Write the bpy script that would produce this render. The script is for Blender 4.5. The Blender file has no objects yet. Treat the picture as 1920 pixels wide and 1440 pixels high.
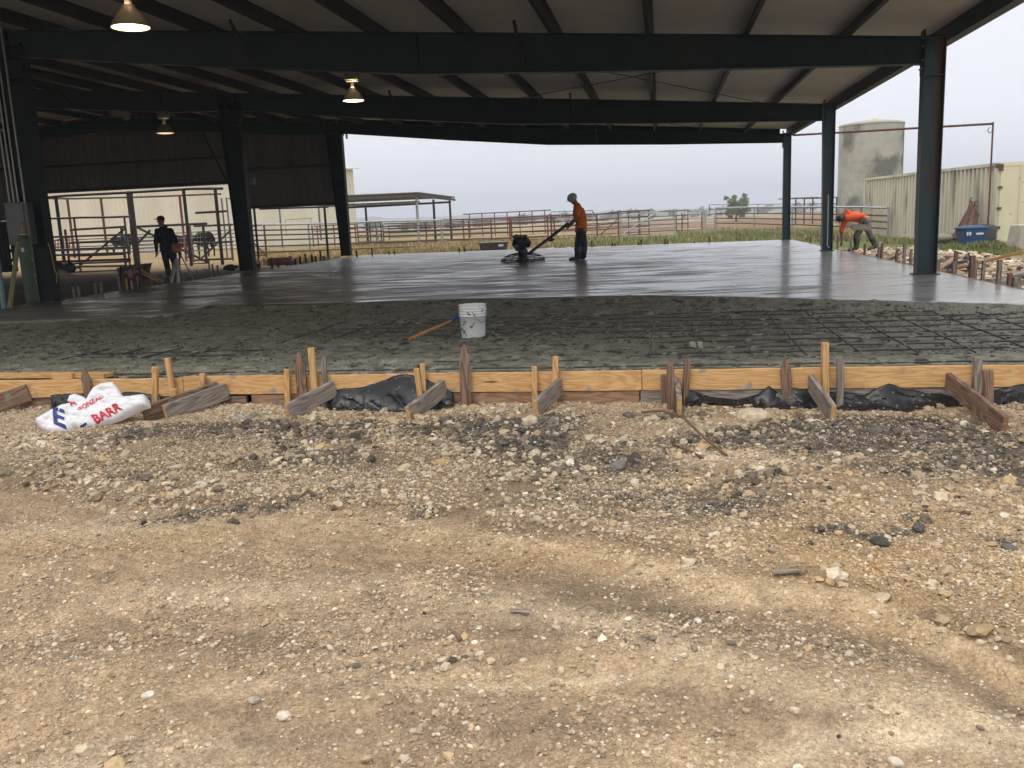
import bpy, bmesh, math, random
import numpy as np
from mathutils import Vector, Matrix, Quaternion
from mathutils.bvhtree import BVHTree
random.seed(7); RNG = np.random.default_rng(7)
SC = bpy.context.scene; COL = SC.collection
# ------------------------------------------------------------------ camera
FPX, PITCH, ROLL, EYE = 1674.5, .1843, .0427, 1.2
_R = np.array([1, 0, 0.]); _F = np.array([0, math.cos(PITCH), -math.sin(PITCH)]); _U = np.array([0, math.sin(PITCH), math.cos(PITCH)])
CR = math.cos(ROLL)*_R - math.sin(ROLL)*_U; CU = math.sin(ROLL)*_R + math.cos(ROLL)*_U; CF = _F
cd = bpy.data.cameras.new('camera'); cam = bpy.data.objects.new('camera', cd); COL.objects.link(cam)
cd.sensor_width = 36; cd.lens = FPX/1920*36; cd.clip_end = 6000; cd.clip_start = .05
cam.matrix_world = Matrix(((CR[0], CU[0], -CF[0], 0), (CR[1], CU[1], -CF[1], 0), (CR[2], CU[2], -CF[2], EYE), (0, 0, 0, 1)))
SC.camera = cam
# ------------------------------------------------------------------ sky and light
SUN_EL, SUN_AZ = 62, 215
w = bpy.data.worlds.new('World'); SC.world = w; w.use_nodes = True
nt = w.node_tree; nt.nodes.clear()
def wn(t, **k):
    n = nt.nodes.new(t)
    for a, b in k.items(): setattr(n, a, b)
    return n
out = wn('ShaderNodeOutputWorld'); bg = wn('ShaderNodeBackground'); sky = wn('ShaderNodeTexSky', sky_type='NISHITA')
sky.sun_disc = False; sky.sun_elevation = math.radians(SUN_EL); sky.sun_rotation = math.radians(SUN_AZ); sky.air_density = 1; sky.dust_density = 4
hs = wn('ShaderNodeHueSaturation'); hs.inputs['Saturation'].default_value = .18
tc = wn('ShaderNodeTexCoord'); sx = wn('ShaderNodeSeparateXYZ')
ramp = wn('ShaderNodeValToRGB')       # overcast cloud deck: brighter towards the zenith
ramp.color_ramp.elements[0].position = 0; ramp.color_ramp.elements[0].color = (.96, .99, 1.06, 1)
ramp.color_ramp.elements[1].position = 1; ramp.color_ramp.elements[1].color = (2.15, 2.12, 2.08, 1)
e_ = ramp.color_ramp.elements.new(.30); e_.color = (.97, .985, 1.04, 1)
cn = wn('ShaderNodeTexNoise'); cn.inputs['Scale'].default_value = 2.2; cn.inputs['Detail'].default_value = 3
cm = wn('ShaderNodeMapRange'); cm.inputs['To Min'].default_value = .88; cm.inputs['To Max'].default_value = 1.10
mul = wn('ShaderNodeVectorMath', operation='SCALE')
sk = wn('ShaderNodeVectorMath', operation='SCALE'); sk.inputs['Scale'].default_value = .012
mp_ = wn('ShaderNodeMapping'); mp_.inputs['Scale'].default_value = (1, 1, 3)
add = wn('ShaderNodeVectorMath', operation='ADD')
L = nt.links.new
L(tc.outputs['Generated'], sx.inputs[0]); L(sx.outputs['Z'], ramp.inputs[0]); L(tc.outputs['Generated'], mp_.inputs[0]); L(mp_.outputs[0], cn.inputs['Vector'])
L(cn.outputs[0], cm.inputs[0]); L(ramp.outputs[0], mul.inputs[0]); L(cm.outputs[0], mul.inputs['Scale'])
L(sky.outputs[0], hs.inputs['Color']); L(hs.outputs[0], sk.inputs[0]); L(mul.outputs[0], add.inputs[0]); L(sk.outputs[0], add.inputs[1])
L(add.outputs[0], bg.inputs[0]); bg.inputs[1].default_value = 1.0; L(bg.outputs[0], out.inputs[0])
sl = bpy.data.lights.new('sun', 'SUN'); sl.energy = .9; sl.angle = math.radians(14); sl.color = (1, .95, .87)
so = bpy.data.objects.new('sun', sl); COL.objects.link(so)
_az = math.radians(SUN_AZ); _el = math.radians(SUN_EL)
sdir = Vector((math.sin(_az)*math.cos(_el), math.cos(_az)*math.cos(_el), math.sin(_el)))
so.rotation_euler = sdir.to_track_quat('Z', 'Y').to_euler(); so.location = (-20, -30, 40)
SC.view_settings.view_transform = 'Standard'; SC.view_settings.look = 'None'; SC.view_settings.exposure = 0.0; SC.view_settings.gamma = 1
# ------------------------------------------------------------------ coordinates
def ray(px, py): return CF + (px-960)/FPX*CR - (py-720)/FPX*CU
def G(px, py, z=0.):
    d = ray(px, py); t = (z-EYE)/d[2]; return Vector((d[0]*t, d[1]*t, z))
def D(px, py, y):
    d = ray(px, py); t = y/d[1]; return Vector((d[0]*t, y, EYE+d[2]*t))
TH = .1698; UU = Vector((math.cos(TH), -math.sin(TH), 0)); VV = Vector((math.sin(TH), math.cos(TH), 0)); P0 = Vector((0, 6.97, 0))
def W(a, b, z=0.): return P0 + UU*a + VV*b + Vector((0, 0, z))
def AB(p): q = Vector((p[0], p[1], 0))-P0; return q.dot(UU), q.dot(VV)
def DB(px, py, b):
    d = Vector(ray(px, py)); o = Vector((0, 0, EYE)); return o+d*(((W(0, b)-o).dot(VV))/d.dot(VV))
# ------------------------------------------------------------------ noise
def _h(ix, iy, s):
    n = (ix.astype(np.int64)*374761393 + iy.astype(np.int64)*668265263 + s*1274126177) & 0xffffffff
    n = ((n ^ (n >> 13))*1103515245) & 0xffffffff; n = n ^ (n >> 16)
    return (n & 0xffff)/65535.
def vn(x, y, s=0):
    ix = np.floor(x); iy = np.floor(y); fx = x-ix; fy = y-iy; fx = fx*fx*(3-2*fx); fy = fy*fy*(3-2*fy)
    a = _h(ix, iy, s); b = _h(ix+1, iy, s); c = _h(ix, iy+1, s); d = _h(ix+1, iy+1, s)
    return (a*(1-fx)+b*fx)*(1-fy)+(c*(1-fx)+d*fx)*fy
def fbm(x, y, s=0, o=4, g=.5):
    x = np.asarray(x, float); y = np.asarray(y, float); r = 0; a = 1; t = 0
    for k in range(o): r = r+a*vn(x*2**k+k*17.3, y*2**k-k*9.1, s+k); t += a; a *= g
    return r/t*2-1
def sst(a, b, x): t = np.clip((x-a)/(b-a), 0, 1); return t*t*(3-2*t)
# ------------------------------------------------------------------ materials
def mat(name, c1, c2=None, rough=.7, metal=0., scale=4., stretch=(1, 1, 1), detail=5, bump=.15, bscale=None, spec=.5, thr=(.35, .65), c3=None, s3=1.2, t3=(.58, .66), rvar=0., coords='Object', attr=None, emit=None, estr=0, bdist=.01):
    m = bpy.data.materials.new(name); m.use_nodes = True; t = m.node_tree; n = t.nodes; l = t.links.new
    b = n['Principled BSDF']; b.inputs['Roughness'].default_value = rough; b.inputs['Metallic'].default_value = metal; b.inputs['Specular IOR Level'].default_value = spec
    tc = n.new('ShaderNodeTexCoord'); mp = n.new('ShaderNodeMapping'); mp.inputs['Scale'].default_value = stretch
    oi = n.new('ShaderNodeObjectInfo'); ad = n.new('ShaderNodeVectorMath'); ad.operation = 'ADD'
    sc = n.new('ShaderNodeVectorMath'); sc.operation = 'SCALE'; sc.inputs['Scale'].default_value = 37.; cb = n.new('ShaderNodeCombineXYZ')
    for i in range(3): l(oi.outputs['Random'], cb.inputs[i])
    l(cb.outputs[0], sc.inputs[0]); l(tc.outputs[coords], mp.inputs[0]); l(mp.outputs[0], ad.inputs[0]); l(sc.outputs[0], ad.inputs[1])
    nz = n.new('ShaderNodeTexNoise'); nz.inputs['Scale'].default_value = scale; nz.inputs['Detail'].default_value = detail; nz.inputs['Roughness'].default_value = .65
    l(ad.outputs[0], nz.inputs['Vector'])
    r = n.new('ShaderNodeValToRGB'); r.color_ramp.elements[0].position = thr[0]; r.color_ramp.elements[1].position = thr[1]
    r.color_ramp.elements[0].color = (*c1, 1); r.color_ramp.elements[1].color = (*(c2 or c1), 1); l(nz.outputs[0], r.inputs[0])
    col = r.outputs[0]
    if attr:
        at = n.new('ShaderNodeAttribute'); at.attribute_name = attr; mx = n.new('ShaderNodeMix'); mx.data_type = 'RGBA'; mx.blend_type = 'MULTIPLY'; mx.inputs[0].default_value = 1
        l(at.outputs['Color'], mx.inputs[6]); l(col, mx.inputs[7]); col = mx.outputs[2]
    if c3:
        n3 = n.new('ShaderNodeTexNoise'); n3.inputs['Scale'].default_value = s3; n3.inputs['Detail'].default_value = 6; l(ad.outputs[0], n3.inputs['Vector'])
        mr = n.new('ShaderNodeMapRange'); mr.inputs['From Min'].default_value = t3[0]; mr.inputs['From Max'].default_value = t3[1]; l(n3.outputs[0], mr.inputs[0])
        mx = n.new('ShaderNodeMix'); mx.data_type = 'RGBA'; l(mr.outputs[0], mx.inputs[0]); l(col, mx.inputs[6]); mx.inputs[7].default_value = (*c3, 1); col = mx.outputs[2]
    l(col, b.inputs['Base Color'])
    if rvar:
        mr = n.new('ShaderNodeMapRange'); mr.inputs['To Min'].default_value = rough-rvar; mr.inputs['To Max'].default_value = rough+rvar; mr.inputs['From Min'].default_value = .3; mr.inputs['From Max'].default_value = .7
        l(nz.outputs[0], mr.inputs[0]); l(mr.outputs[0], b.inputs['Roughness'])
    if bump:
        bz = n.new('ShaderNodeTexNoise'); bz.inputs['Scale'].default_value = bscale or scale*4; bz.inputs['Detail'].default_value = 4; l(ad.outputs[0], bz.inputs['Vector'])
        bp = n.new('ShaderNodeBump'); bp.inputs['Strength'].default_value = bump; bp.inputs['Distance'].default_value = bdist; l(bz.outputs[0], bp.inputs['Height']); l(bp.outputs[0], b.inputs['Normal'])
    if emit: b.inputs['Emission Color'].default_value = (*emit, 1); b.inputs['Emission Strength'].default_value = estr
    return m
def wood(name, c1, c2, knots=False, dirt=None, rough=.75):
    m = bpy.data.materials.new(name); m.use_nodes = True; t = m.node_tree; n = t.nodes; l = t.links.new
    b = n['Principled BSDF']; b.inputs['Roughness'].default_value = rough; b.inputs['Specular IOR Level'].default_value = .3
    tc = n.new('ShaderNodeTexCoord'); mp = n.new('ShaderNodeMapping'); mp.inputs['Scale'].default_value = (.55, 3, 5)
    oi = n.new('ShaderNodeObjectInfo'); cb = n.new('ShaderNodeCombineXYZ'); sc = n.new('ShaderNodeVectorMath'); sc.operation = 'SCALE'; sc.inputs['Scale'].default_value = 23
    ad = n.new('ShaderNodeVectorMath'); ad.operation = 'ADD'
    for i in range(3): l(oi.outputs['Random'], cb.inputs[i])
    l(cb.outputs[0], sc.inputs[0]); l(tc.outputs['Object'], mp.inputs[0]); l(mp.outputs[0], ad.inputs[0]); l(sc.outputs[0], ad.inputs[1])
    nz = n.new('ShaderNodeTexNoise'); nz.inputs['Scale'].default_value = 1.6; nz.inputs['Detail'].default_value = 2; l(ad.outputs[0], nz.inputs['Vector'])
    ml = n.new('ShaderNodeMath'); ml.operation = 'MULTIPLY'; ml.inputs[1].default_value = 95; l(nz.outputs[0], ml.inputs[0])
    sn = n.new('ShaderNodeMath'); sn.operation = 'SINE'; l(ml.outputs[0], sn.inputs[0])
    fz = n.new('ShaderNodeTexNoise'); fz.inputs['Scale'].default_value = 14; fz.inputs['Detail'].default_value = 4; l(ad.outputs[0], fz.inputs['Vector'])
    sm = n.new('ShaderNodeMath'); sm.operation = 'MULTIPLY_ADD'; sm.inputs[1].default_value = .22; l(sn.outputs[0], sm.inputs[0]); l(fz.outputs[0], sm.inputs[2])
    r = n.new('ShaderNodeValToRGB'); r.color_ramp.elements[0].position = .25; r.color_ramp.elements[1].position = .72
    r.color_ramp.elements[0].color = (*c1, 1); r.color_ramp.elements[1].color = (*c2, 1); l(sm.outputs[0], r.inputs[0]); col = r.outputs[0]
    def over(scale, lo, hi, c, vec=None, kind='ShaderNodeTexNoise'):
        nonlocal col
        k = n.new(kind); k.inputs['Scale'].default_value = scale; l(vec or tc.outputs['Object'], k.inputs['Vector'])
        mr = n.new('ShaderNodeMapRange'); mr.inputs['From Min'].default_value = lo; mr.inputs['From Max'].default_value = hi; l(k.outputs[0], mr.inputs[0])
        mx = n.new('ShaderNodeMix'); mx.data_type = 'RGBA'; l(mr.outputs[0], mx.inputs[0]); l(col, mx.inputs[6]); mx.inputs[7].default_value = (*c, 1); col = mx.outputs[2]
    if dirt: over(7., .63, .75, dirt)
    if knots: over(2.6, .115, .06, (.10, .045, .02), ad.outputs[0], 'ShaderNodeTexVoronoi')
    l(col, b.inputs['Base Color'])
    bp = n.new('ShaderNodeBump'); bp.inputs['Strength'].default_value = .25; bp.inputs['Distance'].default_value = .003; l(sm.outputs[0], bp.inputs['Height']); l(bp.outputs[0], b.inputs['Normal'])
    return m
M = {}
M['pine'] = wood('new_pine', (.56, .31, .12), (.70, .44, .20), True, (.34, .28, .20))
M['pine2'] = wood('stake_pine', (.50, .27, .10), (.68, .43, .20), False, (.30, .22, .15))
M['old'] = wood('weathered_wood', (.17, .14, .115), (.33, .29, .25), False, (.22, .21, .19))
M['brown'] = wood('brown_wood', (.13, .08, .055), (.28, .18, .125), False, (.24, .21, .18))
M['reddirt'] = wood('dirty_board', (.24, .13, .07), (.36, .22, .13), False, (.2, .18, .16))
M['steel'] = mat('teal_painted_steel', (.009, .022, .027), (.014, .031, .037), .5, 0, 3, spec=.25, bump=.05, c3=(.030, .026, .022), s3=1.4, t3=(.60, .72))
M['steel_shade'] = mat('shade_darkened_steel', (.008, .012, .012), (.013, .019, .020), .6, 0, 3, spec=.2, bump=.05)  # darker copy of the frame steel: interior shade put into the colour
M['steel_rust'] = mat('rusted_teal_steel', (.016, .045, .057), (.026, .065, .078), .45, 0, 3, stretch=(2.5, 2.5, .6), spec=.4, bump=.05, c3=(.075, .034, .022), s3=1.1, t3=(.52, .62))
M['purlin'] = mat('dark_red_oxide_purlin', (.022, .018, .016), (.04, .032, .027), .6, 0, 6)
M['insul'] = mat('vinyl_faced_insulation', (.52, .49, .455), (.58, .55, .515), .6, 0, 1.2, bump=.25, bscale=1.6, bdist=.06)
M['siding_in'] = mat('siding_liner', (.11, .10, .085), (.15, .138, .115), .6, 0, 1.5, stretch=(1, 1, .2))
M['cream'] = mat('cream_sheet_metal', (.66, .60, .47), (.76, .70, .57), .55, 0, .5, stretch=(1, 1, .15), bump=.05)
M['galv'] = mat('galvanised_pipe', (.33, .34, .35), (.48, .49, .50), .4, .6, 5, bump=.05)
M['pengalv'] = mat('dull_pen_pipe', (.10, .10, .10), (.19, .19, .19), .6, .2, 5, bump=.05)
M['rust'] = mat('rusty_pipe', (.085, .034, .022), (.15, .070, .045), .8, .0, 6)
M['redpipe'] = mat('red_painted_pipe', (.20, .035, .025), (.15, .045, .035), .6, .0, 4, c3=(.09, .05, .035))
M['darkpipe'] = mat('dark_pipe', (.02, .017, .016), (.035, .027, .024), .7, .0, 6)
M['whitepipe'] = mat('white_rail', (.55, .52, .47), (.65, .62, .56), .6, 0, 5)
M['conduit'] = mat('grey_conduit', (.30, .31, .31), (.38, .38, .37), .4, .4, 5)
M['elec'] = mat('grey_box_paint', (.11, .115, .118), (.14, .145, .145), .5, .1, 3)
M['cylgreen'] = mat('green_cylinder_paint', (.045, .075, .04), (.07, .10, .055), .5, .0, 5, c3=(.25, .24, .20), s3=9, t3=(.66, .70))
M['brass'] = mat('brass_cap', (.28, .20, .09), (.22, .16, .08), .5, .4, 5)
M['red'] = mat('red_barrow_paint', (.10, .012, .014), (.075, .012, .012), .5, 0, 4, c3=(.28, .20, .18), s3=5)
M['pink'] = mat('faded_pink_tank', (.30, .12, .12), (.36, .17, .16), .6, 0, 3)
M['black'] = mat('black_paint', (.012, .012, .013), (.03, .03, .03), .45, .2, 8)
M['engine'] = mat('engine_cover', (.035, .035, .037), (.09, .09, .09), .5, .3, 8, c3=(.18, .18, .16), s3=6)
M['skin'] = mat('skin', (.17, .085, .055), (.21, .11, .075), .5, 0, 9, bump=.05)
M['orange'] = mat('orange_shirt', (.62, .13, .02), (.70, .17, .03), .85, 0, 9, bump=.4, bscale=16, bdist=.02)
M['hiviz'] = mat('bright_orange_shirt', (.95, .13, .035), (1.0, .18, .05), .8, 0, 9, bump=.4, bscale=14, bdist=.02)
M['jeans'] = mat('dark_jeans', (.012, .02, .03), (.025, .035, .05), .9, 0, 12, bump=.4, bscale=18, bdist=.02)
M['greytrs'] = mat('muddy_grey_trousers', (.10, .10, .085), (.17, .17, .15), .9, 0, 7, bump=.4, bscale=14, bdist=.02)
M['boot'] = mat('rubber_boot', (.02, .02, .018), (.09, .085, .075), .6, 0, 6)
M['hat'] = mat('hard_hat_shell', (.30, .30, .29), (.38, .38, .36), .35, 0, 3, bump=0)
M['navy'] = mat('navy_cloth', (.015, .025, .055), (.03, .045, .085), .85, 0, 9)
M['darkcloth'] = mat('dark_hooded_jacket', (.006, .009, .016), (.012, .016, .026), .9, 0, 9, bump=.3, bscale=14, bdist=.02)
M['laser'] = mat('orange_plastic', (.55, .12, .03), (.45, .09, .02), .5, 0, 4)
M['bluebin'] = mat('blue_plastic', (.015, .06, .155), (.02, .075, .19), .5, 0, 4, bump=.05)
M['blacktank'] = mat('black_poly', (.02, .02, .022), (.05, .05, .05), .5, 0, 4)
M['trough'] = mat('grey_poly_trough', (.07, .078, .085), (.11, .12, .125), .6, 0, 4)
M['label'] = mat('white_sticker', (.7, .7, .68), None, .6, bump=0)
M['bucket'] = mat('white_bucket_plastic', (.80, .80, .77), (.88, .88, .85), .45, 0, 3, c3=(.22, .21, .18), s3=16, t3=(.60, .63), bump=.05)
M['handlewood'] = wood('tool_handle', (.36, .16, .05), (.50, .25, .09))
M['bluetape'] = mat('blue_ferrule', (.03, .08, .22), None, .5)
M['plastic'] = mat('black_poly_sheet', (.008, .008, .009), (.014, .014, .016), .36, 0, 5, c3=(.20, .19, .17), s3=40, t3=(.64, .69), bump=.2, bscale=9, bdist=.012, spec=.4)
M['bag'] = mat('white_cement_bag', (.74, .74, .76), (.80, .80, .81), .6, 0, 3, bump=.3, bscale=14, bdist=.010, c3=(.52, .46, .38), s3=7, t3=(.60, .74))
M['blueink'] = mat('blue_ink', (.025, .04, .20), None, .6, bump=0)
M['redink'] = mat('red_ink', (.62, .03, .05), None, .6, bump=0)
M['rebar'] = mat('rebar_steel', (.05, .045, .04), (.10, .085, .07), .6, .3, 20, c3=(.32, .31, .28), s3=8, t3=(.56, .62))
M['rebar_rust'] = mat('rusty_rebar', (.13, .075, .045), (.20, .11, .07), .8, 0, 20)
M['silo'] = mat('silo_concrete', (.33, .305, .26), (.45, .42, .365), .9, 0, .9, stretch=(1, 1, .7), c3=(.17, .155, .135), s3=.55, t3=(.54, .62), bump=.4, bscale=5, bdist=.05)
M['container'] = mat('container_paint', (.50, .465, .36), (.60, .56, .44), .6, 0, 1.2, stretch=(1, 1, .25), c3=(.29, .27, .22), s3=1.6, t3=(.54, .68), bump=.05)
M['container_end'] = mat('container_door_paint', (.68, .62, .42), (.74, .68, .48), .55, 0, 1.5, c3=(.33, .25, .14), s3=5, t3=(.66, .70), bump=.05)
M['rustsheet'] = mat('rusty_scrap', (.09, .045, .03), (.15, .085, .06), .85, 0, 5)
M['concblock'] = mat('old_concrete', (.36, .33, .27), (.46, .43, .36), .9, 0, 4, bump=.4)
M['roofsheet'] = mat('weathered_roof_sheet', (.055, .042, .035), (.09, .07, .055), .7, .0, 3)
M['roofpaint'] = mat('white_roof_sheet', (.5, .5, .48), (.56, .56, .54), .5, .3, 3)
M['cowhide'] = mat('dark_cattle_hide', (.006, .004, .003), (.014, .009, .006), .9, 0, 3, spec=.1)
M['bark'] = mat('bark', (.08, .06, .045), (.13, .10, .08), .95, 0, 5)
M['darkwood'] = mat('creosoted_post', (.03, .024, .018), (.055, .045, .035), .95, 0, 5)
M['leaf'] = mat('tree_leaves', (.10, .17, .05), (.16, .24, .07), .7, 0, 1.5, bump=0)
M['leafdark'] = mat('hedge_leaves', (.035, .06, .025), (.06, .09, .035), .8, 0, .5, bump=0)
M['grass'] = mat('grass_blades', (.8, .8, .8), (1.1, 1.1, 1.1), .8, 0, .8, bump=0, attr='tint')
M['stone'] = mat('gravel_stone', (.75, .75, .75), (1.12, 1.12, 1.12), .9, 0, 22, bump=.5, bscale=60, bdist=.004, attr='tint', spec=.25)
M['rubble'] = mat('rubble', (.20, .15, .10), (.32, .25, .17), .95, 0, 5, bump=.4)
M['shade'] = mat('lamp_aluminium', (.45, .40, .34), (.5, .45, .38), .35, .8, 3, bump=0)
M['lens1'] = mat('lit_lens', (1, .9, .7), None, .3, bump=0, emit=(1, .80, .46), estr=11)
M['lens2'] = mat('dim_lit_lens', (1, .9, .7), None, .3, bump=0, emit=(1, .70, .42), estr=1.2)
M['whiteplastic'] = mat('white_pvc', (.45, .44, .42), (.52, .5, .47), .5, 0, 3)
M['yellow'] = mat('yellow_cord', (.50, .33, .05), None, .5, bump=0)
M['tealpaint'] = mat('teal_prop_paint', (.10, .24, .23), (.16, .30, .28), .5, 0, 5)
M['olive'] = mat('olive_prop_paint', (.20, .20, .08), (.26, .25, .11), .6, 0, 5)
M['hill'] = mat('hillside', (.05, .075, .035), (.10, .11, .055), .95, 0, .02, bump=0)
# ------------------------------------------------------------------ objects
def tag(o, label=None, cat=None, group=None, kind=None):
    if label: o['label'] = label
    if cat: o['category'] = cat
    if group: o['group'] = group
    if kind: o['kind'] = kind
    return o
def thing(name, label, cat, loc=(0, 0, 0), group=None):
    o = bpy.data.objects.new(name, None); COL.objects.link(o); o.location = loc; o.empty_display_size = .2
    return tag(o, label, cat, group)
def wloc(o):
    v = Vector((0, 0, 0))
    while o is not None: v = v+Vector(o.location); o = o.parent
    return v
class MB:
    def __init__(s): s.v = []; s.f = []; s.sm = []
    def addm(s, vs, fs, smooth=False):
        k = len(s.v); s.v += [tuple(p) for p in vs]; s.f += [tuple(i+k for i in f) for f in fs]; s.sm += [smooth]*len(fs); return s
    def hexa(s, b, t):   # bottom 4, top 4 (ccw)
        return s.addm(list(b)+list(t), [(3, 2, 1, 0), (4, 5, 6, 7), (0, 1, 5, 4), (1, 2, 6, 5), (2, 3, 7, 6), (3, 0, 4, 7)])
    def box(s, lo, hi):
        (x0, y0, z0), (x1, y1, z1) = lo, hi
        return s.hexa([(x0, y0, z0), (x1, y0, z0), (x1, y1, z0), (x0, y1, z0)], [(x0, y0, z1), (x1, y0, z1), (x1, y1, z1), (x0, y1, z1)])
    def abbox(s, a0, a1, b0, b1, z0, z1):
        return s.hexa([W(a0, b0, z0), W(a1, b0, z0), W(a1, b1, z0), W(a0, b1, z0)], [W(a0, b0, z1), W(a1, b0, z1), W(a1, b1, z1), W(a0, b1, z1)])
    def beam(s, p, q, wd, ht, up=Vector((0, 0, 1)), taper=1.):
        p = Vector(p); q = Vector(q); d = (q-p).normalized(); x = d.cross(up)
        if x.length < 1e-3: x = d.cross(Vector((1, 0, 0)))
        x.normalize(); y = x.cross(d).normalized(); c = [(-1, -1), (1, -1), (1, 1), (-1, 1)]
        return s.hexa([p+x*(i*wd/2)+y*(j*ht/2) for i, j in c], [q+x*(i*wd/2*taper)+y*(j*ht/2*taper) for i, j in c])
    def tube(s, pts, r, n=8, caps=True, r1=None):
        pts = [Vector(p) for p in pts]; vs = []; fs = []; N = len(pts); rr = r if isinstance(r, (list, tuple)) else None
        x = None
        for i, p in enumerate(pts):
            d = (pts[min(i+1, N-1)]-pts[max(i-1, 0)]).normalized()
            if x is None:
                x = d.cross(Vector((0, 0, 1)))
                if x.length < .1: x = d.cross(Vector((1, 0, 0)))
            x = (x-d*x.dot(d)).normalized(); y = d.cross(x)
            ri = rr[i] if rr else (r if r1 is None else r+(r1-r)*i/(N-1))
            for k in range(n):
                a = 2*math.pi*k/n; vs.append(p+x*(math.cos(a)*ri)+y*(math.sin(a)*ri))
        for i in range(N-1):
            for k in range(n): fs.append((i*n+k, i*n+(k+1) % n, (i+1)*n+(k+1) % n, (i+1)*n+k))
        s.addm(vs, fs, n > 5)
        if caps: s.addm(vs[:n], [tuple(range(n-1, -1, -1))]); s.addm(vs[-n:], [tuple(range(n))])
        return s
    def lathe(s, c, prof, n=24, axis=None, caps=True):
        c = Vector(c); q = Vector((0, 0, 1)).rotation_difference(Vector(axis or (0, 0, 1))); vs = []; fs = []
        for (r, z) in prof:
            for k in range(n): a = 2*math.pi*k/n; vs.append(c+q @ Vector((r*math.cos(a), r*math.sin(a), z)))
        for i in range(len(prof)-1):
            for k in range(n): fs.append((i*n+k, i*n+(k+1) % n, (i+1)*n+(k+1) % n, (i+1)*n+k))
        s.addm(vs, fs, True)
        if caps: s.addm(vs[:n], [tuple(range(n-1, -1, -1))]); s.addm(vs[-n:], [tuple(range(n))])
        return s
    def ell(s, c, r, axes=None, n=14, m=9):
        c = Vector(c); ax = axes or (Vector((1, 0, 0)), Vector((0, 1, 0)), Vector((0, 0, 1))); vs = []; fs = []
        for i in range(m+1):
            t = math.pi*i/m
            for k in range(n):
                a = 2*math.pi*k/n; u = (math.sin(t)*math.cos(a), math.sin(t)*math.sin(a), math.cos(t))
                vs.append(c+ax[0]*(u[0]*r[0])+ax[1]*(u[1]*r[1])+ax[2]*(u[2]*r[2]))
        for i in range(m):
            for k in range(n): fs.append((i*n+k, (i+1)*n+k, (i+1)*n+(k+1) % n, i*n+(k+1) % n))
        return s.addm(vs, fs, True)
    def caps(s, p, q, r0, r1, n=12):
        p = Vector(p); q = Vector(q); d = (q-p).normalized(); pts = []; rs = []
        for k in range(4): a = math.pi/2*(1-k/4); pts.append(p-d*math.sin(a)*r0); rs.append(max(math.cos(a)*r0, .0005))
        for k in range(5): pts.append(p+(q-p)*k/4); rs.append(r0+(r1-r0)*k/4)
        for k in range(1, 5): a = math.pi/2*k/4; pts.append(q+d*math.sin(a)*r1); rs.append(max(math.cos(a)*r1, .0005))
        return s.tube(pts, rs, n)
    def build(s, name, m, parent=None, origin=None, bevel=0.):
        me = bpy.data.meshes.new(name)
        if origin is None: origin = wloc(parent) if parent else Vector((0, 0, 0))
        origin = Vector(origin)
        me.from_pydata([(p[0]-origin.x, p[1]-origin.y, p[2]-origin.z) for p in s.v], [], s.f); me.polygons.foreach_set('use_smooth', s.sm)
        me.materials.append(m); me.update(); o = bpy.data.objects.new(name, me); COL.objects.link(o)
        if parent: o.parent = parent; o.location = origin-wloc(parent)
        else: o.location = origin
        if bevel: b = o.modifiers.new('bevel', 'BEVEL'); b.width = bevel; b.segments = 1; b.limit_method = 'ANGLE'
        return o
def board(name, p, q, th, ht, m, parent=None, up=(0, 0, 1), pointed=False, bevel=.003):
    """board whose long axis is local X, so the grain follows it"""
    p = Vector(p); q = Vector(q); d = (q-p); ln = d.length; d.normalize(); y = Vector(up).cross(d)
    if y.length < 1e-3: y = Vector((0, 1, 0)).cross(d)
    y.normalize(); z = d.cross(y); b = MB(); h = ht/2; t = th/2; k = max(2, int(ln/.15)+1)
    rows = [(ln*i/(k-1), 1., 1.) for i in range(k)]
    if pointed: rows = [(ln*i/(k-1)*(1-.22*min(1, .9/ln)), 1., 1.) for i in range(k)]+[(ln*.93, .42, .8), (ln, .12, .4)]
    vs = []; fs = []
    for i, (x, a, c) in enumerate(rows):
        j = .0025*random.uniform(-1, 1) if 0 < i < len(rows)-1 else 0
        for (u, v) in ((-t*c, -h*a), (t*c, -h*a), (t*c, h*a), (-t*c, h*a)): vs.append((x, u+j, v+j))
    for i in range(len(rows)-1):
        for c in range(4): fs.append((i*4+c, i*4+(c+1) % 4, i*4+4+(c+1) % 4, i*4+4+c))
    fs += [(3, 2, 1, 0), tuple(len(vs)-4+c for c in range(4))]
    b.addm(vs, [tuple(reversed(f)) for f in fs])
    o = b.build(name, m, None, Vector((0, 0, 0)), bevel)
    mw = Matrix(((d.x, y.x, z.x, p.x), (d.y, y.y, z.y, p.y), (d.z, y.z, z.z, p.z), (0, 0, 0, 1)))
    if parent: o.parent = parent; mw = Matrix.Translation(-wloc(parent)) @ mw
    o.matrix_local = mw
    return o
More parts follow.
